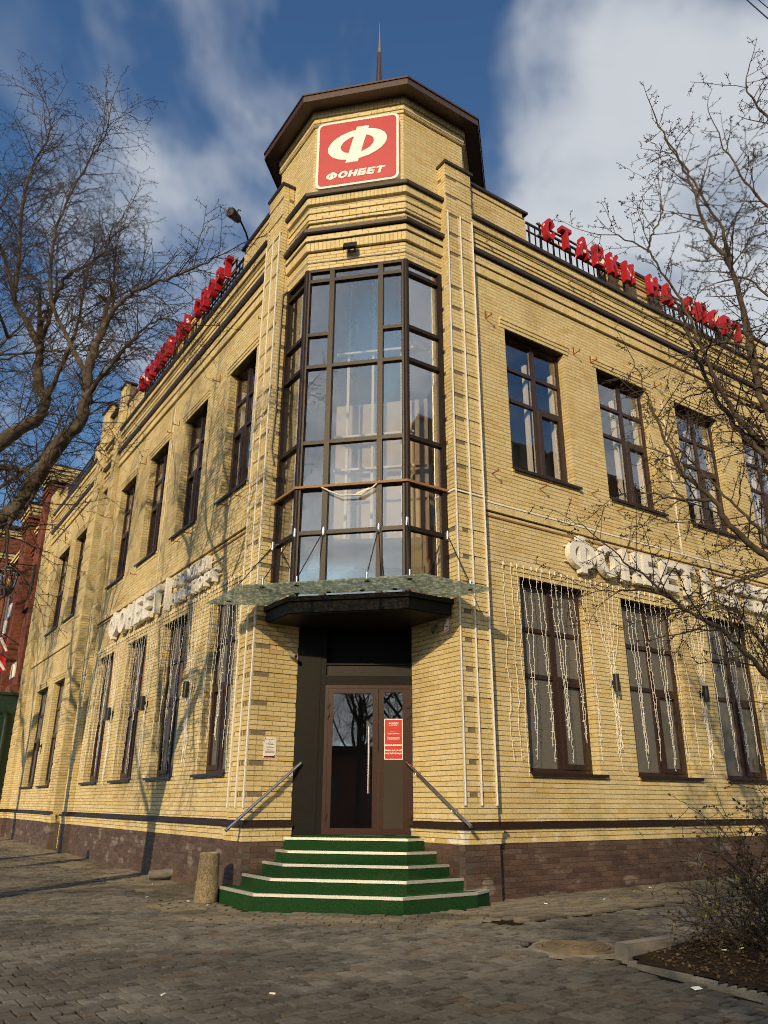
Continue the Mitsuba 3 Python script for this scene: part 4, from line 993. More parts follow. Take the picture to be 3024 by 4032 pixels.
add('arm', tube([[-2.2, 4.3, 13.08], [-2.35, 4.15, 13.20], [-2.62, 4.0, 13.42]], .022, 8), m('black_paint'), rc, smooth=True)
add('head', cat(tube([[-2.55, 4.12, 13.40], [-2.60, 4.08, 13.41], [-2.82, 3.92, 13.36], [-2.86, 3.89, 13.35]], [.06, .09, .12, .09], 14)), m('black_paint'), rc, smooth=40)
add('yoke', tube([[-2.62, 3.9, 13.50], [-2.62, 4.02, 13.62], [-2.66, 4.12, 13.48]], .016, 6), m('black_paint'), rc)

# ------------------------------------------------------------------ icicle lights
def icicles(face, s0, s1, z, label, gather, seed, spans):
    t = thing('icicle_lights', label, 'string lights'); r = np.random.default_rng(seed)
    cab, x = [], s0
    xs = np.arange(s0, s1, 0.05)
    cab = [face.pt(x, z+0.012*math.sin(x*9)+.01*math.sin(x*23), .045+.006*math.sin(x*31)) for x in xs]
    add('main_cable', tube(cab, .007, 5), m('cable_white'), t, smooth=True)
    n = int((s1-s0-.35)/0.15)
    for i in range(n):
        x = s0+.35+i*0.15+0.02*r.standard_normal()
        # gathered towards the nearest bunch
        gx, gz = min(gather, key=lambda g: abs(g[0]-x))
        pull = 0.85 if abs(gx-x) < 0.75 else 0.0
        inwin = any(a-.05 < x < b+.05 for a, b in spans)
        if inwin: pull *= 0.35
        zb = z-(2.55 if inwin else 2.75)-0.55*r.random()-.15
        zs = np.linspace(z, zb, 34); pts = []
        ph = r.random()*6
        for zz_ in zs:
            tt = (z-zz_)/(z-gz) if zz_ > gz else 1.0
            tt = min(1, tt)
            low = 0.55 if zz_ < gz else 1.0
            s = x+(gx-x)*pull*min(1, tt)**1.1*(1 if zz_ > gz else 1)+0.016*math.sin(zz_*7+ph)+.010*r.standard_normal()
            if inwin: s = x+(round(x/0.38)*0.38+.1-x)*min(1, (z-zz_)/2.2)*.8+.012*math.sin(zz_*6+ph)+.010*r.standard_normal()
            pts.append(face.pt(s, zz_, (.05 if not inwin else .03)+.012*math.sin(zz_*5+ph)))
        pts = np.array(pts)
        ms = [tube(pts, .0034, 3, caps=False)]
        cl = np.concatenate([[0], np.cumsum(np.linalg.norm(np.diff(pts, axis=0), axis=1))])
        for u in np.arange(.12, cl[-1], .105):
            p = np.array([np.interp(u, cl, pts[:, k]) for k in range(3)])
            sd = r.choice([-1, 1]); a = p+face.u*sd*.030+face.n*.01*r.standard_normal()+np.array([0, 0, .008*r.standard_normal()-.004])
            ms.append(tube([p, p+(a-p)*.4, a], [.004, .0065, .003], 4))
        add('strand', cat(*ms), m('bulb'), t)
        add('plug', tube([face.pt(x, z+.005, .055), face.pt(x, z-.06, .058)], [.012, .007], 5), m('bulb'), t)
icicles(RW, .72, 10.4, 5.135, 'white icicle string lights with long drops along the wall right of the entrance', [(3.55, 3.5), (6.1, 3.5), (8.7, 3.5)], 4, [(x, x+RWID) for x in RX])
icicles(LW, .68, 10.85, 5.135, 'white icicle string lights with long drops along the wall left of the entrance', [(3.02, 3.5), (5.66, 3.5), (8.28, 3.5)], 5, LX)

# ------------------------------------------------------------------ things on the pavement
ub = thing('litter_bin', 'tapered pebble-dash concrete litter bin beside the left end of the steps', 'bin')
g0 = float(ground_z(-2.81, 2.37)); ux, uy = -2.815, 2.37
prof = [(0.0, 0), (.160, 0), (.165, .02), (.163, .06), (.152, .35), (.142, .60), (.136, .635), (.122, .64), (.118, .62), (.115, .30), (0, .30)]
mesh = trimesh.creation.revolve(np.array(prof), sections=40); vv = np.array(mesh.vertices)
vv[:, 0] += 0.03*vv[:, 2]; vv += [ux, uy, g0]
ub1 = add('shell', (vv, np.array(mesh.faces)), m('pebble'), ub, smooth=40)
add('liner_rim', tube([[ux+.02+.112*math.cos(a), uy+.112*math.sin(a), g0+.637] for a in np.linspace(.3, 3.6, 24)], .006, 6), m('alu'), ub)
mh = thing('manhole_cover', 'round rusty manhole cover with ring ribs set in the paving before the planting bed', 'manhole cover')
mz = float(ground_z(-1.08, -3.0))
def zring(r0, r1, z0, z1, tilt=0): return prism(sg.Point(0, 0).buffer(r1, 48).difference(sg.Point(0, 0).buffer(r0, 48)) if r0 > 0 else sg.Point(0, 0).buffer(r1, 48), z0, z1)
def at(mv, x, y, z): return mv[0]+[x, y, z], mv[1]
add('lid', at(zring(0, .325, -.03, .018), -1.08, -3.0, mz), m('iron'), mh)
add('rib', at(cat(*[zring(r, r+.018, .018, .024) for r in (.06, .11, .16, .21, .26, .30)], *[wbox(-.03+x, .03+x, y-.03, y+.03, .018, .023) for x, y in ((.03, .0), (-.03, .02))]), -1.08, -3.0, mz), m('iron'), mh)
add('frame_ring', at(zring(.335, .40, -.03, .012), -1.08, -3.0, mz), m('iron'), mh)
ir = sg.Polygon([(-1.08+r*math.cos(a), -3.0+r*math.sin(a)) for a, r in zip(np.linspace(0, 2*math.pi, 40)[:-1], .47+.03*np.random.default_rng(3).standard_normal(39))]).difference(sg.Point(-1.08, -3).buffer(.40))
add('mortar_collar', at(prism(ir, -.03, .003), 0, 0, mz), m('concrete'), mh)
ds = thing('drain_outlet', 'short whitewashed drainpipe outlet lying at the foot of the left wall', 'drainpipe')
add('pipe', tube([[-2.18, 5.46, .17], [-2.30, 5.50, .15], [-2.42, 5.53, .135], [-2.60, 5.57, .13]], [.07, .075, .075, .072], 14), m('concrete'), ds, smooth=40)
dc = thing('drain_channel', 'narrow dark drainage gutter crossing the pavement from the left wall', 'gutter')
p0, p1 = np.array([-2.5, 5.45]), np.array([-6.6, 4.55]); dd_ = (p1-p0)/np.linalg.norm(p1-p0); nn_ = np.array([-dd_[1], dd_[0]])
for i in range(14):
    a = p0+dd_*i*.30; b = a+dd_*.29
    for sd in (-1, 1):
        q = a+nn_*sd*.055; q2 = b+nn_*sd*.055
        v, f = prism(sg.LineString([q, q2]).buffer(.022, cap_style='flat'), -.03, .008+.006*rng.random()); v[:, 2] += float(ground_z(*a)); add('kerb_piece', (v, f), m('concrete'), dc)
v, f = prism(sg.LineString([p0, p1]).buffer(.034, cap_style='flat'), -.01, .004); v[:, 2] += ground_z(v[:, 0], v[:, 1]); add('gutter_bed', (v, f), m('dirt'), dc)
# cigarette ends and scraps
rb = np.random.default_rng(12)
for i, (x, y) in enumerate([(-2.95, 1.95), (-3.02, 2.5), (-5.1, -2.55), (-3.35, 3.3), (-2.75, 4.9), (-3.1, 6.3), (.9, -.6), (1.9, -.75), (3.6, -.2), (-4.4, -3.0), (-.3, -4.3), (-.1, -4.6), (.25, -4.4), (.5, -4.9), (-.6, -4.8), (.1, -5.1), (.7, -4.4), (-.5, -4.25), (.9, -5.0), (.35, -5.3), (-.25, -5.0)]):
    inbed = i > 9
    z = float(ground_z(x, y))+(.10 if inbed else .012); a = rb.random()*3.1; l = .045 if not inbed else .06
    tag(add('cigarette_end', cyl([x-l/2*math.cos(a), y-l/2*math.sin(a), z], [x+l/2*math.cos(a), y+l/2*math.sin(a), z+.004], .006, 6), m('paper')), 'small white cigarette end among the dead leaves of the bed' if inbed else 'small white cigarette end lying on the paving', 'litter', 'cigarette ends in the bed' if inbed else 'cigarette ends on the paving')
w = at((np.array([[-.05, -.02, 0], [.05, -.02, 0], [.05, .02, .012], [-.05, .02, .015]]), np.array([[0, 1, 2], [0, 2, 3], [0, 2, 1], [0, 3, 2]])), -1.62, -4.75, float(ground_z(-1.62, -4.75))+.012)
tag(add('wrapper', w, m('paper')), 'crumpled white wrapper on the paving along the edge of the bed', 'litter')

# ------------------------------------------------------------------ trees (limbs in world metres: start radius, end radius, points)
LEFT_LIMBS = [
    (0.2, 0.07, [[-6.79, 2.83, 4.45], [-6.49, 2.61, 4.89], [-6.14, 2.17, 5.23], [-6.0, 1.95, 5.61], [-5.83, 1.73, 6.06], [-5.63, 1.49, 6.44], [-5.6, 1.49, 6.8], [-5.6, 1.59, 7.22], [-5.47, 1.87, 8.14]]),
    (0.06, 0.012, [[-5.47, 1.87, 8.14], [-5.2, 1.61, 8.8], [-4.67, 1.07, 9.07], [-4.38, 0.78, 9.22], [-4.1, 0.47, 9.38]]),
    (0.055, 0.01, [[-5.6, 1.59, 7.22], [-5.86, 2.04, 7.94], [-6.2, 2.38, 8.86], [-6.29, 2.59, 10.11], [-5.96, 2.76, 12.0], [-5.75, 2.83, 13.0], [-5.72, 2.82, 13.61]]),
    (0.05, 0.012, [[-5.47, 1.87, 8.14], [-5.27, 2.24, 8.97], [-5.29, 2.55, 10.1], [-5.27, 2.65, 10.97]]),
    (0.17, 0.08, [[-7.01, 2.85, 5.63], [-6.68, 2.73, 6.07], [-6.48, 2.61, 6.27], [-6.23, 2.79, 6.68], [-5.97, 2.96, 7.03], [-5.93, 3.06, 7.33], [-6.07, 3.17, 7.76], [-6.12, 3.28, 8.44]]),
    (0.075, 0.01, [[-6.12, 3.28, 8.44], [-6.35, 3.4, 8.85], [-6.62, 3.63, 9.44], [-6.67, 3.73, 10.33], [-6.78, 3.84, 11.88], [-6.59, 3.92, 13.56], [-6.95, 4.04, 14.44]]),
    (0.06, 0.012, [[-6.12, 3.28, 8.44], [-6.1, 2.97, 8.8], [-6.0, 2.76, 9.54], [-5.59, 2.5, 9.93], [-5.39, 2.26, 10.59]]),
    (0.05, 0.01, [[-6.62, 3.63, 9.44], [-6.87, 3.74, 10.17], [-7.13, 3.85, 10.93], [-6.79, 4.04, 12.2]]),
    (0.07, 0.04, [[-6.79, 2.73, 6.01], [-6.43, 2.51, 5.89], [-6.16, 2.28, 5.81], [-6.02, 2.06, 5.55]]),
    (0.05, 0.012, [[-6.18, 2.18, 5.17], [-6.22, 2.08, 4.88], [-6.19, 1.98, 4.43], [-6.17, 1.88, 4.05], [-6.15, 1.87, 3.78]]),
    (0.06, 0.01, [[-5.6, 1.49, 6.8], [-5.44, 1.15, 7.15], [-5.18, 0.89, 7.65], [-4.87, 0.71, 7.98], [-4.57, 0.52, 7.91]]),
    (0.06, 0.01, [[-5.93, 3.06, 7.33], [-5.83, 2.74, 7.81], [-5.73, 2.42, 8.63], [-5.75, 2.32, 9.37], [-5.54, 2.19, 10.12]]),
]
RIGHT_LIMBS = [
    (0.085, 0.01, [[0.57, -5.17, 3.55], [0.55, -5.12, 4.88], [0.42, -5.09, 5.49], [0.4, -5.04, 5.79], [0.3, -5.08, 6.24], [0.31, -5.08, 6.71], [0.2, -5.09, 7.43], [0.04, -5.01, 7.77], [-0.09, -4.97, 8.31], [-0.23, -4.94, 8.94], [-0.37, -4.89, 9.15], [-0.5, -4.87, 9.5]]),
    (0.06, 0.01, [[0.4, -5.04, 5.79], [0.58, -4.96, 6.86], [0.65, -4.87, 7.63], [0.72, -4.8, 8.41], [0.65, -4.67, 8.96], [0.57, -4.52, 9.52], [0.49, -4.38, 10.18]]),
    (0.05, 0.008, [[1.08, -5.56, 7.04], [0.88, -5.35, 8.43], [0.71, -5.21, 8.91], [0.55, -5.12, 9.49], [0.43, -5.1, 9.75]]),
    (0.05, 0.008, [[0.72, -6.01, 8.33], [0.41, -5.78, 9.24], [0.28, -5.72, 9.53], [0.18, -5.75, 9.92]]),
    (0.045, 0.006, [[0.35, -4.96, 5.18], [-0.04, -4.86, 5.69], [-0.28, -4.84, 6.25], [-0.42, -4.8, 6.75], [-0.69, -4.76, 7.14], [-0.84, -4.71, 7.39], [-1.02, -4.62, 7.51], [-1.36, -4.33, 7.71]]),
    (0.02, 0.005, [[-0.84, -4.71, 7.39], [-0.71, -4.73, 7.73], [-0.66, -4.8, 7.84], [-0.55, -4.8, 8.18], [-0.54, -4.8, 8.46]]),
    (0.06, 0.02, [[0.6, -5.22, 4.42], [0.38, -5.01, 4.93], [0.31, -4.88, 5.19], [0.12, -4.74, 5.61], [-0.04, -4.66, 6.15], [-0.1, -4.58, 6.75]]),
    (0.06, 0.006, [[0.18, -5.26, 3.41], [-0.14, -5.1, 3.67], [-0.45, -4.95, 3.98], [-0.61, -4.89, 4.26], [-0.83, -4.73, 4.58], [-0.99, -4.67, 5.02], [-1.12, -4.65, 5.38], [-1.17, -4.58, 5.86]]),
    (0.035, 0.006, [[0.36, -5.19, 3.6], [0.23, -4.94, 4.0], [0.12, -4.75, 4.33], [-0.05, -4.46, 4.87], [-0.25, -4.33, 5.17], [-0.34, -4.2, 5.59]]),
    (0.025, 0.005, [[-0.61, -4.89, 4.26], [-0.85, -4.69, 4.27], [-1.06, -4.57, 4.31], [-1.27, -4.45, 4.35], [-1.48, -4.34, 4.23]]),
    (0.05, 0.005, [[0.11, -5.13, 2.07], [-0.4, -5.04, 2.46], [-0.71, -4.92, 2.82], [-1.11, -4.67, 3.15], [-1.33, -4.54, 3.39], [-1.51, -4.47, 3.53], [-1.95, -4.25, 3.93]]),
    (0.02, 0.005, [[-1.11, -4.67, 3.15], [-1.34, -4.53, 3.27], [-1.6, -4.35, 3.26], [-1.9, -4.16, 3.31]]),
    (0.03, 0.006, [[0.02, -5.4, 3.64], [-0.32, -5.18, 3.46], [-0.67, -4.99, 3.33], [-0.94, -4.75, 3.21]]),
    (0.03, 0.005, [[0.38, -5.01, 4.93], [0.55, -4.7, 5.64], [0.49, -4.39, 5.76], [0.33, -4.12, 5.79], [0.18, -3.9, 5.88]]),
    (0.03, 0.005, [[0.3, -5.08, 6.24], [0.09, -4.89, 6.39], [-0.15, -4.67, 6.29], [-0.41, -4.45, 6.07]]),
    (0.03, 0.005, [[0.42, -5.09, 5.49], [0.57, -4.72, 5.82], [0.49, -4.39, 6.14], [0.33, -3.95, 6.03], [0.13, -3.65, 5.77]]),
    (0.03, 0.005, [[0.02, -4.98, 2.43], [-0.15, -4.87, 2.88], [-0.3, -4.81, 3.1], [-0.43, -4.61, 3.27], [-0.62, -4.5, 3.07]]),
    (0.035, 0.006, [[0.72, -5.49, 6.18], [0.62, -5.25, 7.03], [0.44, -5.12, 7.31], [0.23, -4.94, 7.27], [-0.02, -4.7, 7.11]]),
]
WIRE_A = [[12.49, 0.05, 28.9], [8.58, -3.61, 18.09]]
WIRE_B = [[12.88, -0.33, 28.41], [9.44, -3.07, 20.24]]
def smooth_path(P, n):
    P = np.asarray(P, float); t = np.concatenate([[0], np.cumsum(np.linalg.norm(np.diff(P, axis=0), axis=1))])
    if len(P) > 3:
        from scipy.interpolate import PchipInterpolator
        f = PchipInterpolator(t, P); return f(np.linspace(0, t[-1], n)), t[-1]
    return np.stack([np.interp(np.linspace(0, t[-1], n), t, P[:, k]) for k in range(3)], 1), t[-1]
class Twigs:
    """collects many thin tubes of k points each and builds them in one go"""
    def __init__(self): self.g = {}
    def put(self, pts, r0, r1, sides): self.g.setdefault((len(pts), sides), []).append((pts, r0, r1))
    def mesh(self):
        vs, fs, o = [], [], 0
        for (n, sides), L in self.g.items():
            P = np.array([a for a, _, _ in L]); r = np.array([[b, c] for _, b, c in L])
            t = np.gradient(P, axis=1); t /= np.linalg.norm(t, axis=2, keepdims=True)+1e-9
            ref = np.where(np.abs(t[..., 2:]) < .85, [0, 0, 1.0], [1.0, 0, 0]); a = np.cross(t, ref); a /= np.linalg.norm(a, axis=2, keepdims=True)+1e-9
            b = np.cross(t, a); R = r[:, :1]+(r[:, 1:]-r[:, :1])*np.linspace(0, 1, n)[None]
            ang = np.arange(sides)*2*np.pi/sides
            v = P[:, :, None]+R[:, :, None, None]*(np.cos(ang)[:, None]*a[:, :, None]+np.sin(ang)[:, None]*b[:, :, None])
            i, j = np.meshgrid(np.arange(n-1), np.arange(sides), indexing='ij')
            q = np.stack([i*sides+j, i*sides+(j+1) % sides, (i+1)*sides+(j+1) % sides, (i+1)*sides+j], -1).reshape(-1, 4)
            f = np.vstack([q[:, [0, 1, 2]], q[:, [0, 2, 3]]])
            N = len(L); fs.append((f[None]+(np.arange(N)*n*sides)[:, None, None]).reshape(-1, 3)+o); vs.append(v.reshape(-1, 3)); o += N*n*sides
        return np.vstack(vs), np.vstack(fs)
def unit(v): return v/(np.linalg.norm(v)+1e-9)
def spindle(p, d, l, r):
    return tube([p, p+d*l*.45, p+d*l], [r*.6, r, r*.15], 4)
def shoot(tw, buds, p, d, length, r0, style, rg, level, maxlev):
    n = 6 if level < 2 else 5
    pts = [p]; step = length/(n-1); d = unit(d)
    for i in range(n-1):
        droop = style['droop'][min(level, len(style['droop'])-1)]
        d = unit(d+style['wander']*rg.standard_normal(3)+np.array([0, 0, -droop*step*2.2]))
        pts.append(pts[-1]+d*step)
    pts = np.array(pts)
    tw.put(pts, r0, max(.0028, r0*.35), 5 if r0 > .012 else 3)
    if level < maxlev:
        k = max(2, int(length/style['space'][min(level, len(style['space'])-1)]))
        for i in range(k):
            u = (i+.4+.5*rg.random())/k; u = .12+.88*u
            x = u*(n-1); j = min(int(x), n-2); q = pts[j]+(pts[j+1]-pts[j])*(x-j); t = unit(pts[j+1]-pts[j])
            a = unit(np.cross(t, rg.standard_normal(3)))
            nd = unit(t*style['fwd']+a)
            shoot(tw, buds, q, nd, length*style['ratio']*(.55+.7*rg.random())*(1.15-.5*u), max(.0032, r0*.5), style, rg, level+1, maxlev)
    if level >= maxlev-1 and buds is not None:
        k = int(length/style['bud'])
        for i in range(k):
            x = (i+rg.random())/k*(n-1); j = min(int(x), n-2); q = pts[j]+(pts[j+1]-pts[j])*(x-j); t = unit(pts[j+1]-pts[j])
            a = unit(np.cross(t, rg.standard_normal(3))+t*.7)
            if style['round']:
                for _ in range(rg.integers(1, 4)):
                    o = .010*rg.standard_normal(3); buds.append((q+o-a*.006, a, .018, .0085))
            else: buds.append((q, a, .035+.015*rg.random(), .0055))
        if not style['round']: buds.append((pts[-1], d, .05, .0055))
def bud_mesh(buds):
    b = np.array([np.concatenate([x[0], x[1], [x[2], x[3]]]) for x in buds])
    p, d, l, r = b[:, :3], b[:, 3:6], b[:, 6:7], b[:, 7:8]
    ref = np.where(np.abs(d[:, 2:]) < .9, [0, 0, 1.0], [1.0, 0, 0]); a = np.cross(d, ref); a /= np.linalg.norm(a, axis=1, keepdims=True); c = np.cross(d, a)
    ring_ = [p+d*l*.4+r*(math.cos(t)*a+math.sin(t)*c) for t in (0, 2.094, 4.189)]
    v = np.stack([p]+ring_+[p+d*l], 1)
    f = np.array([[0, 2, 1], [0, 3, 2], [0, 1, 3], [4, 1, 2], [4, 2, 3], [4, 3, 1]])
    return v.reshape(-1, 3), (f[None]+5*np.arange(len(b))[:, None, None]).reshape(-1, 3)
def tree(name, label, limbs, style, seed, trunk=None, extra=None, maxlev=2, buds_on=True, cat_='tree', group=None):
    rg = np.random.default_rng(seed); t = thing(name, label, cat_, group)
    tw, buds = Twigs(), []
    solid = []
    if trunk is not None: solid.append(tube(smooth_path(trunk[0], 14)[0], np.linspace(trunk[1], trunk[2], 14), 14))
    for (r0, r1, P) in limbs:
        L = smooth_path(P, max(8, 5*len(P)))[0]; L = L+.015*rg.standard_normal(L.shape)*np.linspace(.3, 1, len(L))[:, None]
        rad = 0.78*(r0+(r1-r0)*np.linspace(0, 1, len(L))**.7)
        solid.append(tube(L, rad*(1+.07*rg.standard_normal(len(L))), 10 if r0 > .03 else 6))
        ln = np.linalg.norm(np.diff(L, axis=0), axis=1).sum()
        k = int(ln/style['limb_space'])
        for i in range(k):
            u = style['start']+(1-style['start'])*(i+rg.random())/k; x = u*(len(L)-1); j = min(int(x), len(L)-2)
            q = L[j]+(L[j+1]-L[j])*(x-j); d = unit(L[j+1]-L[j]); a = unit(np.cross(d, rg.standard_normal(3)))
            nd = unit(d*style['fwd']+a+np.array([0, 0, style['up']]))
            rr = min(rad[j]*.55, style['r1'])
            shoot(tw, buds if buds_on else None, q, nd, style['len']*(.5+.8*rg.random())*(1.05-.35*u), max(rr, .004), style, rg, 0, maxlev)
        d = unit(L[-1]-L[-3]); shoot(tw, buds if buds_on else None, L[-1], d, style['len']*.7, max(r1*.9, .0045), style, rg, 0, maxlev)
    add('trunk', cat(*solid), m('bark'), t, smooth=True)
    add('crown', tw.mesh(), m('twig'), t, kind='stuff')
    if buds_on and buds: add('buds', bud_mesh(buds), m('bud'), t, kind='stuff')
    return t
LEFT_STYLE = dict(droop=[.10, .55, .9], wander=.13, space=[.17, .15], ratio=.42, fwd=.75, bud=.085, round=False, limb_space=.085, start=.12, up=.25, len=1.15, r1=.011)
RIGHT_STYLE = dict(droop=[-.05, -.12, 0], wander=.12, space=[.115, .12], ratio=.36, fwd=.55, bud=.05, round=True, limb_space=.125, start=.10, up=.15, len=.72, r1=.010)
def radial(base, z0, n, L, seed, rise=.9, r=.11):
    rg = np.random.default_rng(seed); out = []
    for i in range(n):
        a = 2*math.pi*(i+rg.random()*.6)/n; zz = z0+rg.random()*2.2; P = [np.array([base[0], base[1], zz])]; d = unit(np.array([math.cos(a), math.sin(a), rise]))
        for k in range(5): d = unit(d+.22*rg.standard_normal(3)+[0, 0, .10]); P.append(P[-1]+d*L/5*(.8+.4*rg.random()))
        out.append((r*(.7+.5*rg.random()), .014, [p.tolist() for p in P]))
        for k in (2, 3, 4):
            d2 = unit(np.array([math.cos(a+rg.choice([-.9, .9])), math.sin(a+rg.choice([-.9, .9])), .7+.5*rg.random()])); Q = [P[k]]
            for _ in range(3): d2 = unit(d2+.2*rg.standard_normal(3)); Q.append(Q[-1]+d2*L*.14)
            out.append((.05, .010, [p.tolist() for p in Q]))
    return out
lt_trunk = [[-7.75, 2.95, -.2], [-7.68, 2.95, 1.2], [-7.6, 2.93, 2.6], [-7.45, 2.9, 3.6], [-7.1, 2.86, 4.2], [-6.79, 2.83, 4.5]]
lead = (.19, .10, [[-7.5, 2.9, 3.4], [-7.35, 2.88, 4.4], [-7.15, 2.86, 5.2], [-7.01, 2.85, 5.63]])
more_l = [(.14, .014, [[-7.5, 2.9, 3.5], [-7.9, 2.8, 5.0], [-8.4, 2.7, 6.8], [-8.7, 2.9, 8.8], [-8.8, 3.1, 10.8]]), (.10, .012, [[-7.6, 2.93, 3.9], [-8.2, 3.6, 5.2], [-8.7, 4.2, 6.8], [-8.9, 4.5, 8.6]]), (.05, .01, [[-8.4, 2.7, 6.8], [-7.9, 2.2, 8.0], [-7.6, 2.0, 9.4]])]
tree('bare_tree', 'large bare street tree with drooping twigs reaching in from the left edge', LEFT_LIMBS+[lead]+more_l, LEFT_STYLE, 11, trunk=(lt_trunk, .26, .20))
rt_trunk = [[.62, -5.3, -.1], [.60, -5.25, 1.2], [.58, -5.2, 2.4], [.57, -5.17, 3.55]]
more_r = [(.06, .02, [[.6, -5.22, 2.6], [.72, -5.4, 4.2], [.85, -5.5, 5.8], [1.08, -5.56, 7.04]]), (.05, .02, [[.6, -5.22, 3.0], [.7, -5.6, 5.0], [.8, -6.0, 7.0], [.72, -6.01, 8.33]]), (.05, .03, [[.6, -5.25, 1.1], [.3, -5.2, 1.6], [.11, -5.13, 2.07]])]
tree('budding_tree', 'slender bare tree with beaded buds reaching in from the right edge before the wall', RIGHT_LIMBS+more_r, RIGHT_STYLE, 23, trunk=(rt_trunk, .12, .09))
FAR_STYLE = dict(LEFT_STYLE, limb_space=.30, space=[.26, .3], len=1.5, r1=.016)
for i, (x, y, s_) in enumerate(((-7.6, 9.6, 31), (-7.8, 16.8, 37), (-7.7, 24.5, 41))):
    tree('bare_tree', ('second', 'third', 'fourth')[i]+' bare street tree in the row along the left pavement, behind the large one', radial((x, y), 4.6+.4*i, 7, 8.0, s_, rise=2.3), FAR_STYLE, s_, trunk=([[x, y, -.1], [x+.05, y, 2], [x, y+.05, 4.5], [x+.05, y, 6.5]], .21, .12), maxlev=2 if i < 2 else 1, buds_on=False)
for i, (x, y, s_) in enumerate(((-15.8, -18.4, 51), (-12.0, -17.6, 53))):
    tree('bare_tree', ('bare tree across the street, mirrored in the entrance door', 'bare tree across the street beside the dark fence, mirrored in the glass')[i], radial((x, y), 2.8, 9, 8.0, s_, r=.10), dict(FAR_STYLE, droop=[-.05, .05, .1], limb_space=.36), s_, trunk=([[x, y, -.5], [x, y, 3], [x+.1, y, 6]], .20, .12), maxlev=1, buds_on=False)

# ------------------------------------------------------------------ shrub and dead leaves in the bed
sh = thing('shrub', 'straggly half-bare shrub with a few yellowing leaves in the planting bed', 'shrub')
rg = np.random.default_rng(77); tw = Twigs(); LV = []
def leaf_at(p, d, s):
    a = unit(np.cross(d, rg.standard_normal(3))); LV.append((p, unit(d+.4*rg.standard_normal(3)), a, s))
for (bx_, by_, nst, hh) in ((.55, -4.45, 34, 1.35), (.0, -4.35, 22, 1.05), (1.15, -4.7, 30, 1.6), (.35, -4.9, 16, .95)):
    for i in range(nst):
        p = np.array([bx_+.16*rg.standard_normal(), by_+.14*rg.standard_normal(), float(ground_z(bx_, by_))+.02])
        d = unit(np.array([-.42+.75*rg.standard_normal(), .1+.6*rg.standard_normal(), 1.0+.3*rg.random()])); L = hh*(.65+.5*rg.random())
        pts = [p]
        for k in range(7): d = unit(d+.13*rg.standard_normal(3)+[0, 0, -.03*k]); pts.append(pts[-1]+d*L/7)
        pts = np.array(pts); tw.put(pts, .0085, .003, 4)
        for k in range(1, 8):
            for _ in range(2):
                q = pts[k]; a = unit(unit(pts[k]-pts[k-1])*.7+unit(rg.standard_normal(3))); l = .10+.24*rg.random(); Q = [q]
                for _k in range(4): a = unit(a+.16*rg.standard_normal(3)); Q.append(Q[-1]+a*l/4)
                Q = np.array(Q); tw.put(Q, .0038, .0018, 3)
                if rg.random() < .85:
                    for _k in range(rg.integers(2, 6)): leaf_at(Q[rg.integers(2, 5)], a, .022+.022*rg.random())
def leaves_mesh(LV):
    P = np.array([x[0] for x in LV]); D = np.array([x[1] for x in LV]); A = np.array([x[2] for x in LV]); S = np.array([x[3] for x in LV])[:, None]
    N = np.cross(D, A)
    v = np.stack([P, P+D*S*.5+A*S*.42+N*S*.12, P+D*S*1.25+N*S*.1*0, P+D*S*.5-A*S*.42+N*S*.12, P+D*S*.55-N*S*.06], 1)
    f = np.array([[0, 4, 1], [1, 4, 2], [0, 3, 4], [3, 2, 4]])
    return v.reshape(-1, 3), (f[None]+5*np.arange(len(P))[:, None, None]).reshape(-1, 3)
add('stems', tw.mesh(), m('twig'), sh)
add('leaves', leaves_mesh(LV), m('shrub_leaf'), sh, uv=np.repeat(rg.random((len(LV), 2)), 5, 0), kind='stuff')
LL = []
while len(LL) < 9000:
    x, y = rg.uniform(-1.5, 4.5), rg.uniform(-7.2, -3.72)
    if not BED.buffer(-.05).contains(sg.Point(x, y)): continue
    z = float(ground_z(x, y))+.03+.10*float(meshkit.fbm(np.array([x*1.2, y*1.2, 0.]), 4, 3))*min(1, max(.15, (x+1.3)*.9))
    d = unit(np.array([rg.standard_normal(), rg.standard_normal(), .35*rg.standard_normal()])); a = unit(np.cross(d, [0, 0, 1])+.5*rg.standard_normal(3))
    LL.append((np.array([x, y, z+.012+.02*rg.random()]), d, a, 0.016+.022*rg.random()))
lk = add('leaf_litter', leaves_mesh(LL), m('leaf'), uv=np.repeat(rg.random((len(LL), 2)), 5, 0)); labels[lk] = {'label': 'layer of dead brown leaves lying over the planting bed', 'category': 'leaves', 'kind': 'stuff'}

# ------------------------------------------------------------------ neighbouring red brick building
BRK = BRICKS; n_y, n_b = len(BRK['yellow']), len(BRK['brown'])
RB_ = thing('red_brick_building', 'dark red brick building with pale stepped cornices beyond the left wing', 'building')
red_m = []
yel_start = len(BRICKS['yellow'])
def block(x0, x1, y0, y1, z0, z1, cls='red', bl=.26):
    fS = Face((x0, y0), (1, 0), (0, -1)); fW = Face((x0, y0), (0, 1), (-1, 0))
    k1 = int((z1-z0)/H)
    run(fS, 0, x1-x0, 0, k1, 0, la='own0', cls=cls, z0=z0, bl=bl); run(fW, 0, y1-y0, 0, k1, 0, la='own1', cls=cls, z0=z0, bl=bl)
    red_m.append(wbox(x0+.01, x1, y0+.01, y1, z0, z0+k1*H))
def cornice(x0, x1, y0, y1, z0, steps, cls):
    for i, (e, hh) in enumerate(steps):
        block(x0-e, x1+e, y0-e, y1+e, z0, z0+hh*H, cls); z0 += hh*H
    return z0
SETTING_YELLOW = BRICKS['yellow']; BRICKS['yellow'] = []
block(-2.42, 0.2, 23.98, 25.2, 0.1, 13.55)
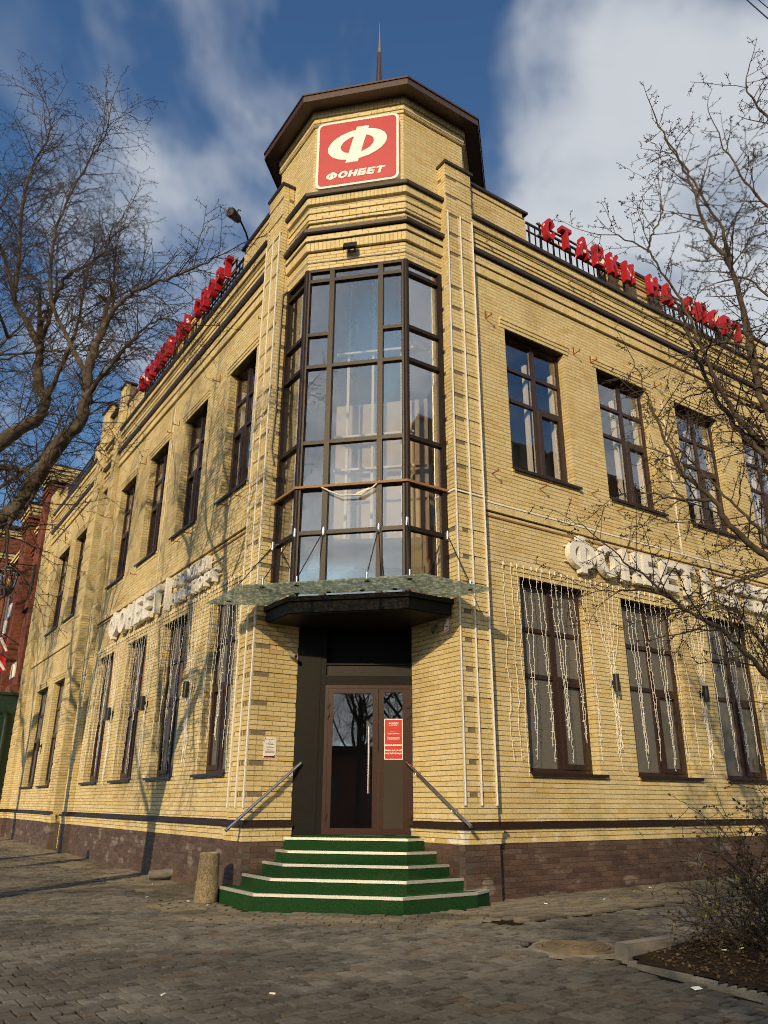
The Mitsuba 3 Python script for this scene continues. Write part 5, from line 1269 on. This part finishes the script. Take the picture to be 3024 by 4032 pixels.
zt = cornice(-2.42, .2, 23.98, 25.2, 13.55, [(.05, 2), (.10, 2), (.04, 3), (.12, 1)], 'red'); zt = cornice(-2.42, .2, 23.98, 25.2, zt, [(.08, 2), (.14, 2), (.20, 2), (.26, 2)], 'yellow')
caps = [wbox(-2.72, .5, 23.7, 25.5, zt, zt+.06)]
block(-2.15, 2.0, 25.2, 46, 0.1, 12.6)
block(-2.55, -.5, 27.0, 28.6, 0.1, 12.95)
zt = cornice(-2.55, -.5, 27.0, 28.6, 12.95, [(.05, 2), (.10, 2), (.15, 1), (.10, 2)], 'red'); zt = cornice(-2.55, -.5, 27.0, 28.6, zt, [(.12, 2), (.18, 2), (.24, 2)], 'yellow'); caps.append(wbox(-2.85, -.2, 26.7, 28.9, zt, zt+.06))
block(-2.75, -1.2, 35.5, 38, 0.1, 13.6)
zt = cornice(-2.75, -1.2, 35.5, 38, 13.6, [(.08, 2), (.14, 2), (.2, 1)], 'yellow'); block(-2.7, -1.25, 35.55, 37.9, zt, zt+.85); zt = cornice(-2.7, -1.25, 35.55, 37.9, zt+.85, [(.06, 2), (.14, 2), (.2, 2)], 'yellow'); caps.append(wbox(-3.0, -1.0, 35.2, 38.2, zt, zt+.18))
for (y0, y1, z) in ((25.2, 27.0, 12.6), (28.6, 35.5, 12.6)):
    zt = cornice(-2.15, -1.6, y0+.05, y1-.05, z-1.2, [(.06, 2), (.12, 2), (.18, 2)], 'red')
    zt = cornice(-2.15, -1.6, y0+.05, y1-.05, z-.1, [(.10, 2), (.16, 2)], 'yellow')
for (y0, y1, z0, z1) in ((25.5, 26.6, 9.2, 11.4), (29.4, 30.4, 8.9, 11.2), (31.8, 32.8, 8.9, 11.2)):
    fw = Face((-2.15, y0), (0, 1), (-1, 0)); k = add('window', face_prism(fw, ring(0, y1-y0, z0, z1, .08), .0, .05), m('frame_brown'), RB_); add('pane', boxes(fw, [[.06, y1-y0-.06, z0+.06, z1-.06, .0, .02]]), m('frost'), k)
pnl = []
for (y, z0, z1, s_) in ((24.75, 5.95, 6.55, .9), (27.8, 8.95, 9.55, .7), (28.4, 8.3, 8.95, .6)):
    pnl.append(boxes(Face((-2.43 if y < 27 else -2.56, y), (0, 1), (-1, 0)), [[0, s_, z0, z1, 0, .05]]))
add('pale_panel', cat(*pnl), m('paper'), RB_, label='pale square panels set in the red brick')
block(-2.62, 0, 23.95, 25.25, 5.2, 5.6); block(-2.55, 0, 23.96, 25.22, 8.6, 8.9)
add('wall', cat(*red_m), m('red_mortar'), RB_); add('coping', cat(*caps), m('brown_metal'), RB_)
RED_YELLOW = BRICKS['yellow']; BRICKS['yellow'] = SETTING_YELLOW
# green shop front below
gs = thing('green_shop_front', 'dark green painted shop front with a downpipe below the red brick building', 'shop front')
fw = Face((-2.95, 23.72), (0, 1), (-1, 0)); fsn = Face((-2.95, 23.72), (1, 0), (0, -1))
add('fascia', cat(wbox(-2.98, -2.36, 23.70, 31, 4.45, 5.18), wbox(-3.04, -2.36, 23.64, 31, 5.12, 5.22)), m('green_paint'), gs)
add('panel', cat(wbox(-2.95, -2.36, 23.74, 23.80, .1, 4.45), *[wbox(-2.97, -2.90, y, y+.15, .1, 4.45) for y in (23.74, 25.6, 27.5, 29.5)]), m('green_paint'), gs)
add('dark_opening', wbox(-2.80, -2.7, 23.9, 31, .1, 4.45), m('black_panel'), gs)
add('downpipe', tube([[-2.66, 23.62, .3], [-2.66, 23.62, 4.2], [-2.72, 23.60, 4.42], [-2.82, 23.58, 4.55]], .075, 12), m('green_paint'), gs, smooth=40)
# lantern on its bracket
ln_ = thing('wall_lantern', 'large black hanging lantern on a scrolled bracket of the red brick building', 'lantern')
lx, ly = -3.38, 24.15
add('bracket', cat(tube([[-2.45, ly, 10.38], [-3.1, ly, 10.36], [-3.52, ly, 10.30]], .028, 6), tube([[-2.48, ly, 9.45], [-2.75, ly, 9.75], [-3.0, ly, 10.05], [-3.3, ly, 10.32]], .022, 6), tube([[-2.48, ly, 10.1], [-2.7, ly, 9.9], [-2.8, ly, 10.1], [-2.66, ly, 10.25], [-2.52, ly, 10.2]], .016, 6), tube([[-2.6, ly, 9.9], [-2.9, ly, 10.3]], .014, 5), tube([[-2.9, ly, 9.92], [-2.7, ly, 10.35]], .014, 5), wbox(-2.50, -2.44, ly-.09, ly+.09, 9.35, 10.45)), m('black_paint'), ln_)
def ngon(z0, z1, r0, r1, n=6): return tube([[lx, ly, z0], [lx, ly, z1]], [r0, r1], n)
add('roof', cat(ngon(9.93, 9.98, .50, .50), ngon(9.98, 10.16, .40, .16), ngon(10.16, 10.30, .07, .05), tube([[lx, ly, 10.28], [lx, ly, 10.36]], .02, 6)), m('black_paint'), ln_)
add('glazing', ngon(9.30, 9.93, .26, .36), m('lamp_glass'), ln_)
add('frame', cat(*[tube([[lx+.26*math.cos(a), ly+.26*math.sin(a), 9.30], [lx+.36*math.cos(a), ly+.36*math.sin(a), 9.93]], .022, 5) for a in np.arange(6)*math.pi/3], ngon(9.22, 9.32, .29, .30), ngon(9.02, 9.22, .17, .26), ngon(8.93, 9.02, .05, .12)), m('black_paint'), ln_)
add('burner', cat(*[cyl([lx+dx, ly+dy, 9.32], [lx+dx, ly+dy, 9.68], .035, 8) for dx, dy in ((-.1, 0), (.08, .05), (.02, -.09))]), m('gold'), ln_)
# flags
for i, (mat, pts, lab) in enumerate((('flag_red', [(-3.15, 25, 7.6), (-2.95, 25.05, 7.45), (-2.82, 25, 7.1), (-2.85, 24.95, 6.85), (-3.05, 25, 7.1)], 'red upper flag hanging from the red brick wall'), ('flag_red', [(-3.2, 25, 6.85), (-2.95, 25.06, 6.8), (-2.80, 25, 6.5), (-2.82, 24.96, 6.1), (-3.1, 25, 6.2)], 'red lower flag hanging from the red brick wall'))):
    t = thing('flag', lab, 'flag'); P = np.array(pts); c = P.mean(0)+[0, .06, 0]; v = np.vstack([P, c, P+[0, .02, 0], c+[0, .02, 0]]); f = []
    for k in range(5): f += [[k, (k+1) % 5, 5], [6+(k+1) % 5, 6+k, 11]]
    add('cloth', (v, np.array(f)), m(mat), t); add('white_stripe', tube([P[0]+[0, -.02, -.12], c+[0, -.04, -.05], P[3]+[0, -.02, .1]], [.05, .07, .05], 6), m('flag_white'), t); add('pole', tube([P[0]+[-.3, 0, .25], P[0]+[.75, 0, -.35]], .015, 6), m('black_paint'), t)

# ------------------------------------------------------------------ person at the far left
import manifold3d as m3
def limbs_mesh(bones, res=.03, it=8):
    acc = None
    for (a, ra, b, rb_) in bones:
        h = m3.Manifold.batch_hull([m3.Manifold.sphere(ra, 20).translate(list(a)), m3.Manifold.sphere(rb_, 20).translate(list(b))]); acc = h if acc is None else acc+h
    acc = acc.refine_to_length(res); mm = acc.to_mesh(); t = trimesh.Trimesh(mm.vert_properties[:, :3], mm.tri_verts, process=True)
    trimesh.smoothing.filter_taubin(t, iterations=it); return t
px, py = -5.02, 9.12; pz = float(ground_z(px, py))
pe = thing('person', 'person with dark hair in a dark grey jacket walking at the left edge', 'person')
def Pp(x, y, z): return (px+x, py+y, pz+z)
body_ = limbs_mesh([(Pp(0, 0, .98), .13, Pp(0, .01, 1.38), .15), (Pp(-.16, 0, 1.38), .07, Pp(.16, 0, 1.38), .07), (Pp(0, 0, 1.40), .065, Pp(0, -.01, 1.50), .055)])
skin_ = limbs_mesh([(Pp(0, -.02, 1.60), .095, Pp(0, -.04, 1.55), .085), (Pp(0, 0, 1.42), .055, Pp(0, -.01, 1.52), .052), (Pp(0, -.115, 1.585), .014, Pp(0, -.128, 1.565), .016), (Pp(.085, -.01, 1.59), .02, Pp(.088, -.005, 1.56), .016), (Pp(-.085, -.01, 1.59), .02, Pp(-.088, -.005, 1.56), .016)], .015, 4)
add('body', skin_, m('skin'), pe, smooth=True)
add('jacket', cat(body_, limbs_mesh([(Pp(.19, 0, 1.37), .07, Pp(.25, .02, 1.12), .058), (Pp(.25, .02, 1.12), .058, Pp(.16, -.20, 1.02), .045), (Pp(-.19, 0, 1.37), .07, Pp(-.25, .04, 1.12), .058), (Pp(-.25, .04, 1.12), .058, Pp(-.2, -.10, .92), .045)]), limbs_mesh([(Pp(0, 0, 1.0), .16, Pp(0, 0, .86), .175)])), m('cloth_grey'), pe, smooth=True)
add('trousers', limbs_mesh([(Pp(.08, 0, .92), .095, Pp(.10, -.10, .50), .065), (Pp(.10, -.10, .50), .065, Pp(.10, .0, .10), .048), (Pp(-.08, 0, .92), .095, Pp(-.10, .10, .50), .065), (Pp(-.10, .10, .50), .065, Pp(-.10, .26, .12), .048)]), m('cloth_dark'), pe, smooth=True)
add('shoes', cat(limbs_mesh([(Pp(.10, .02, .045), .045, Pp(.10, -.14, .035), .035)]), limbs_mesh([(Pp(-.10, .28, .06), .045, Pp(-.10, .14, .035), .035)])), m('black_paint'), pe, smooth=True)
hd = []
for sgn_, wx in ((1, .14), (-1, -.2)):
    b = np.array(Pp(wx, -.21 if sgn_ > 0 else -.11, 1.01 if sgn_ > 0 else .88)); d = np.array([0, -.5, -.5]) if sgn_ < 0 else np.array([-.75, -.35, -.1]); d = unit(d); sd = unit(np.cross(d, [0, 0, 1.]))
    bn = [(b-d*.02, .03, b+d*.07, .032)]
    for q, l in ((-.027, .062), (-.009, .072), (.009, .068), (.027, .052)): bn.append((b+d*.075+sd*q, .0095, b+d*(.075+l*.5)+sd*q, .009)); bn.append((b+d*(.075+l*.5)+sd*q, .009, b+d*(.075+l*.9)+sd*q+[0, 0, -.018], .008))
    bn.append((b+d*.015+sd*.03*sgn_, .012, b+d*.06+sd*.055*sgn_, .009)); hd.append(limbs_mesh(bn, .006, 3))
add('hands', cat(*hd), m('skin'), pe, smooth=True)
add('hair', cat(limbs_mesh([(Pp(0, .015, 1.63), .108, Pp(0, .03, 1.56), .105), (Pp(0, .06, 1.52), .085, Pp(0, .08, 1.36), .06), (Pp(.08, .02, 1.60), .04, Pp(.10, .02, 1.38), .03), (Pp(-.08, .02, 1.60), .04, Pp(-.10, .02, 1.38), .03)])), m('hair'), pe, smooth=True)
ey = [(Pp(s_*.033, -.118, 1.60), .012, Pp(s_*.033, -.119, 1.60), .012) for s_ in (-1, 1)]
add('eyes', cat(*[limbs_mesh([e], .01, 1) for e in ey]), m('hair'), pe); add('mouth', limbs_mesh([(Pp(-.022, -.112, 1.535), .006, Pp(.022, -.112, 1.535), .006)], .006, 1), m('flag_red'), pe)

# ------------------------------------------------------------------ overhead wires and what the glass mirrors
def wire(p0, p1, sag, r, label):
    p0, p1 = np.array(p0, float), np.array(p1, float); u = np.linspace(0, 1, 30)[:, None]
    tag(add('overhead_wire', tube(p0*(1-u)+p1*u-np.array([0, 0, sag])*(4*u*(1-u)), r, 5), m('black_paint'), smooth=True), label, 'wire')
wire(WIRE_A[0], WIRE_A[1], .0, .020, 'lower overhead cable crossing the top right corner of the sky')
wire(WIRE_B[0], WIRE_B[1], .0, .016, 'upper overhead cable crossing the top right corner of the sky')
for k, (z, s_) in enumerate(((7.6, .35), (7.4, .30), (6.6, .4))):
    wire((-24, -2, z+.3), (6, -22, z), s_, .022, ('topmost', 'middle', 'lowest')[k]+' of three cables over the street behind the viewer, mirrored in the bay')
ob = thing('apartment_block', 'tall ochre and brick apartment block across the street, mirrored in the upper windows', 'building')
ox, oy = Face((22, -30), (1, 0), (0, 1)), 0
oh, ow = [], []
for k in range(9):
    for i in range(12):
        oh.append((1.0+i*3.6, 2.6+i*3.6, 1.5+k*3.0, 3.3+k*3.0))
pol = sg.box(0, -1, 45, 27.5)
for h_ in oh: pol = pol.difference(sg.box(h_[0], h_[2], h_[1], h_[3]))
add('wall', face_prism(ox, pol, -.4, 0), m('facade_far'), ob); add('wall', wbox(22, 67, -44, -30.5, -1, 27.5), m('facade_far'), ob)
add('brick_band', boxes(ox, [[0, 45, z, z+.9, 0, .12] for z in np.arange(3.45, 27, 3.0)]+[[i*10.8, i*10.8+.9, -1, 27.5, 0, .2] for i in range(5)]), m('facade_brick'), ob)
for h_ in oh: add('window', boxes(ox, [[h_[0], h_[1], h_[2], h_[3], -.30, -.25]]), m('frost'), ob)
fb = thing('low_house', 'low dark house across the street behind the viewer, mirrored in the door glass', 'building')
hf = Face((-30, -30), (.8, -.6), (.6, .8))
pol = sg.box(0, -1, 26, 4.6)
for i in range(7): pol = pol.difference(sg.box(1.5+i*3.5, 1.2, 3.0+i*3.5, 3.2))
add('wall', face_prism(hf, pol, -6, 0), m('facade_brick'), fb); add('roof', face_prism(hf, sg.box(-.4, 4.6, 26.4, 5.0), -6.4, .5), m('brown_metal'), fb)
for i in range(7): add('window', boxes(hf, [[1.5+i*3.5, 3.0+i*3.5, 1.2, 3.2, -.3, -.25]]), m('frost'), fb)

# ------------------------------------------------------------------ write the bricks: the largest 300 singly, the rest together
def emit(lists, parent_wall, holder, mat, n_single, single_name, field_name, seed):
    V = np.concatenate([a for a, _ in lists]); flip = np.concatenate([b for _, b in lists])
    uv = np.random.default_rng(seed).random((len(V), 2))
    lead = []
    if n_single:
        q, z = project(V.reshape(-1, 3)); q = q.reshape(-1, 8, 2); z = z.reshape(-1, 8)
        w = q.max(1)-q.min(1); c = q.mean(1)
        ok = (z.min(1) > .5) & (c[:, 0] > 0) & (c[:, 0] < 3024) & (c[:, 1] > 0) & (c[:, 1] < 4032)
        cw = V.mean(1)
        lead = np.argsort(-(w[:, 0]*w[:, 1])*ok)[:n_single]
    for i in lead:
        f = BOXF[:, ::-1] if flip[i] else BOXF
        add(single_name, (V[i], f), mat, parent_wall, uv=np.tile(uv[i], (8, 1)))
    rest = np.setdiff1d(np.arange(len(V)), lead)
    F = np.where(flip[rest][:, None, None], BOXF[None, :, ::-1], BOXF[None])+8*np.arange(len(rest))[:, None, None]
    add(field_name, (V[rest].reshape(-1, 3), F.reshape(-1, 3)), mat, holder, uv=np.repeat(uv[rest], 8, 0), kind='stuff')
wk = add('wall', cat(*MORT['mortar']), m('mortar'), BLD)
pk = add('plinth', cat(*MORT['brown_mortar']), m('brown_mortar'), BLD)
emit(BRICKS['yellow'], wk, BLD, m('yellow_brick'), 300, 'brick', 'brickwork', 1)
emit(BRICKS['brown'], pk, BLD, m('brown_brick'), 160, 'brick', 'plinth_brickwork', 2)
emit(BRICKS['red'], RB_, RB_, m('red_brick'), 0, 'brick', 'brickwork', 3)
emit(RED_YELLOW, RB_, RB_, m('yellow_brick'), 0, 'brick', 'cornice_brickwork', 4)
for k in [k for k in M if 'm_'+k in scene]:
    pass
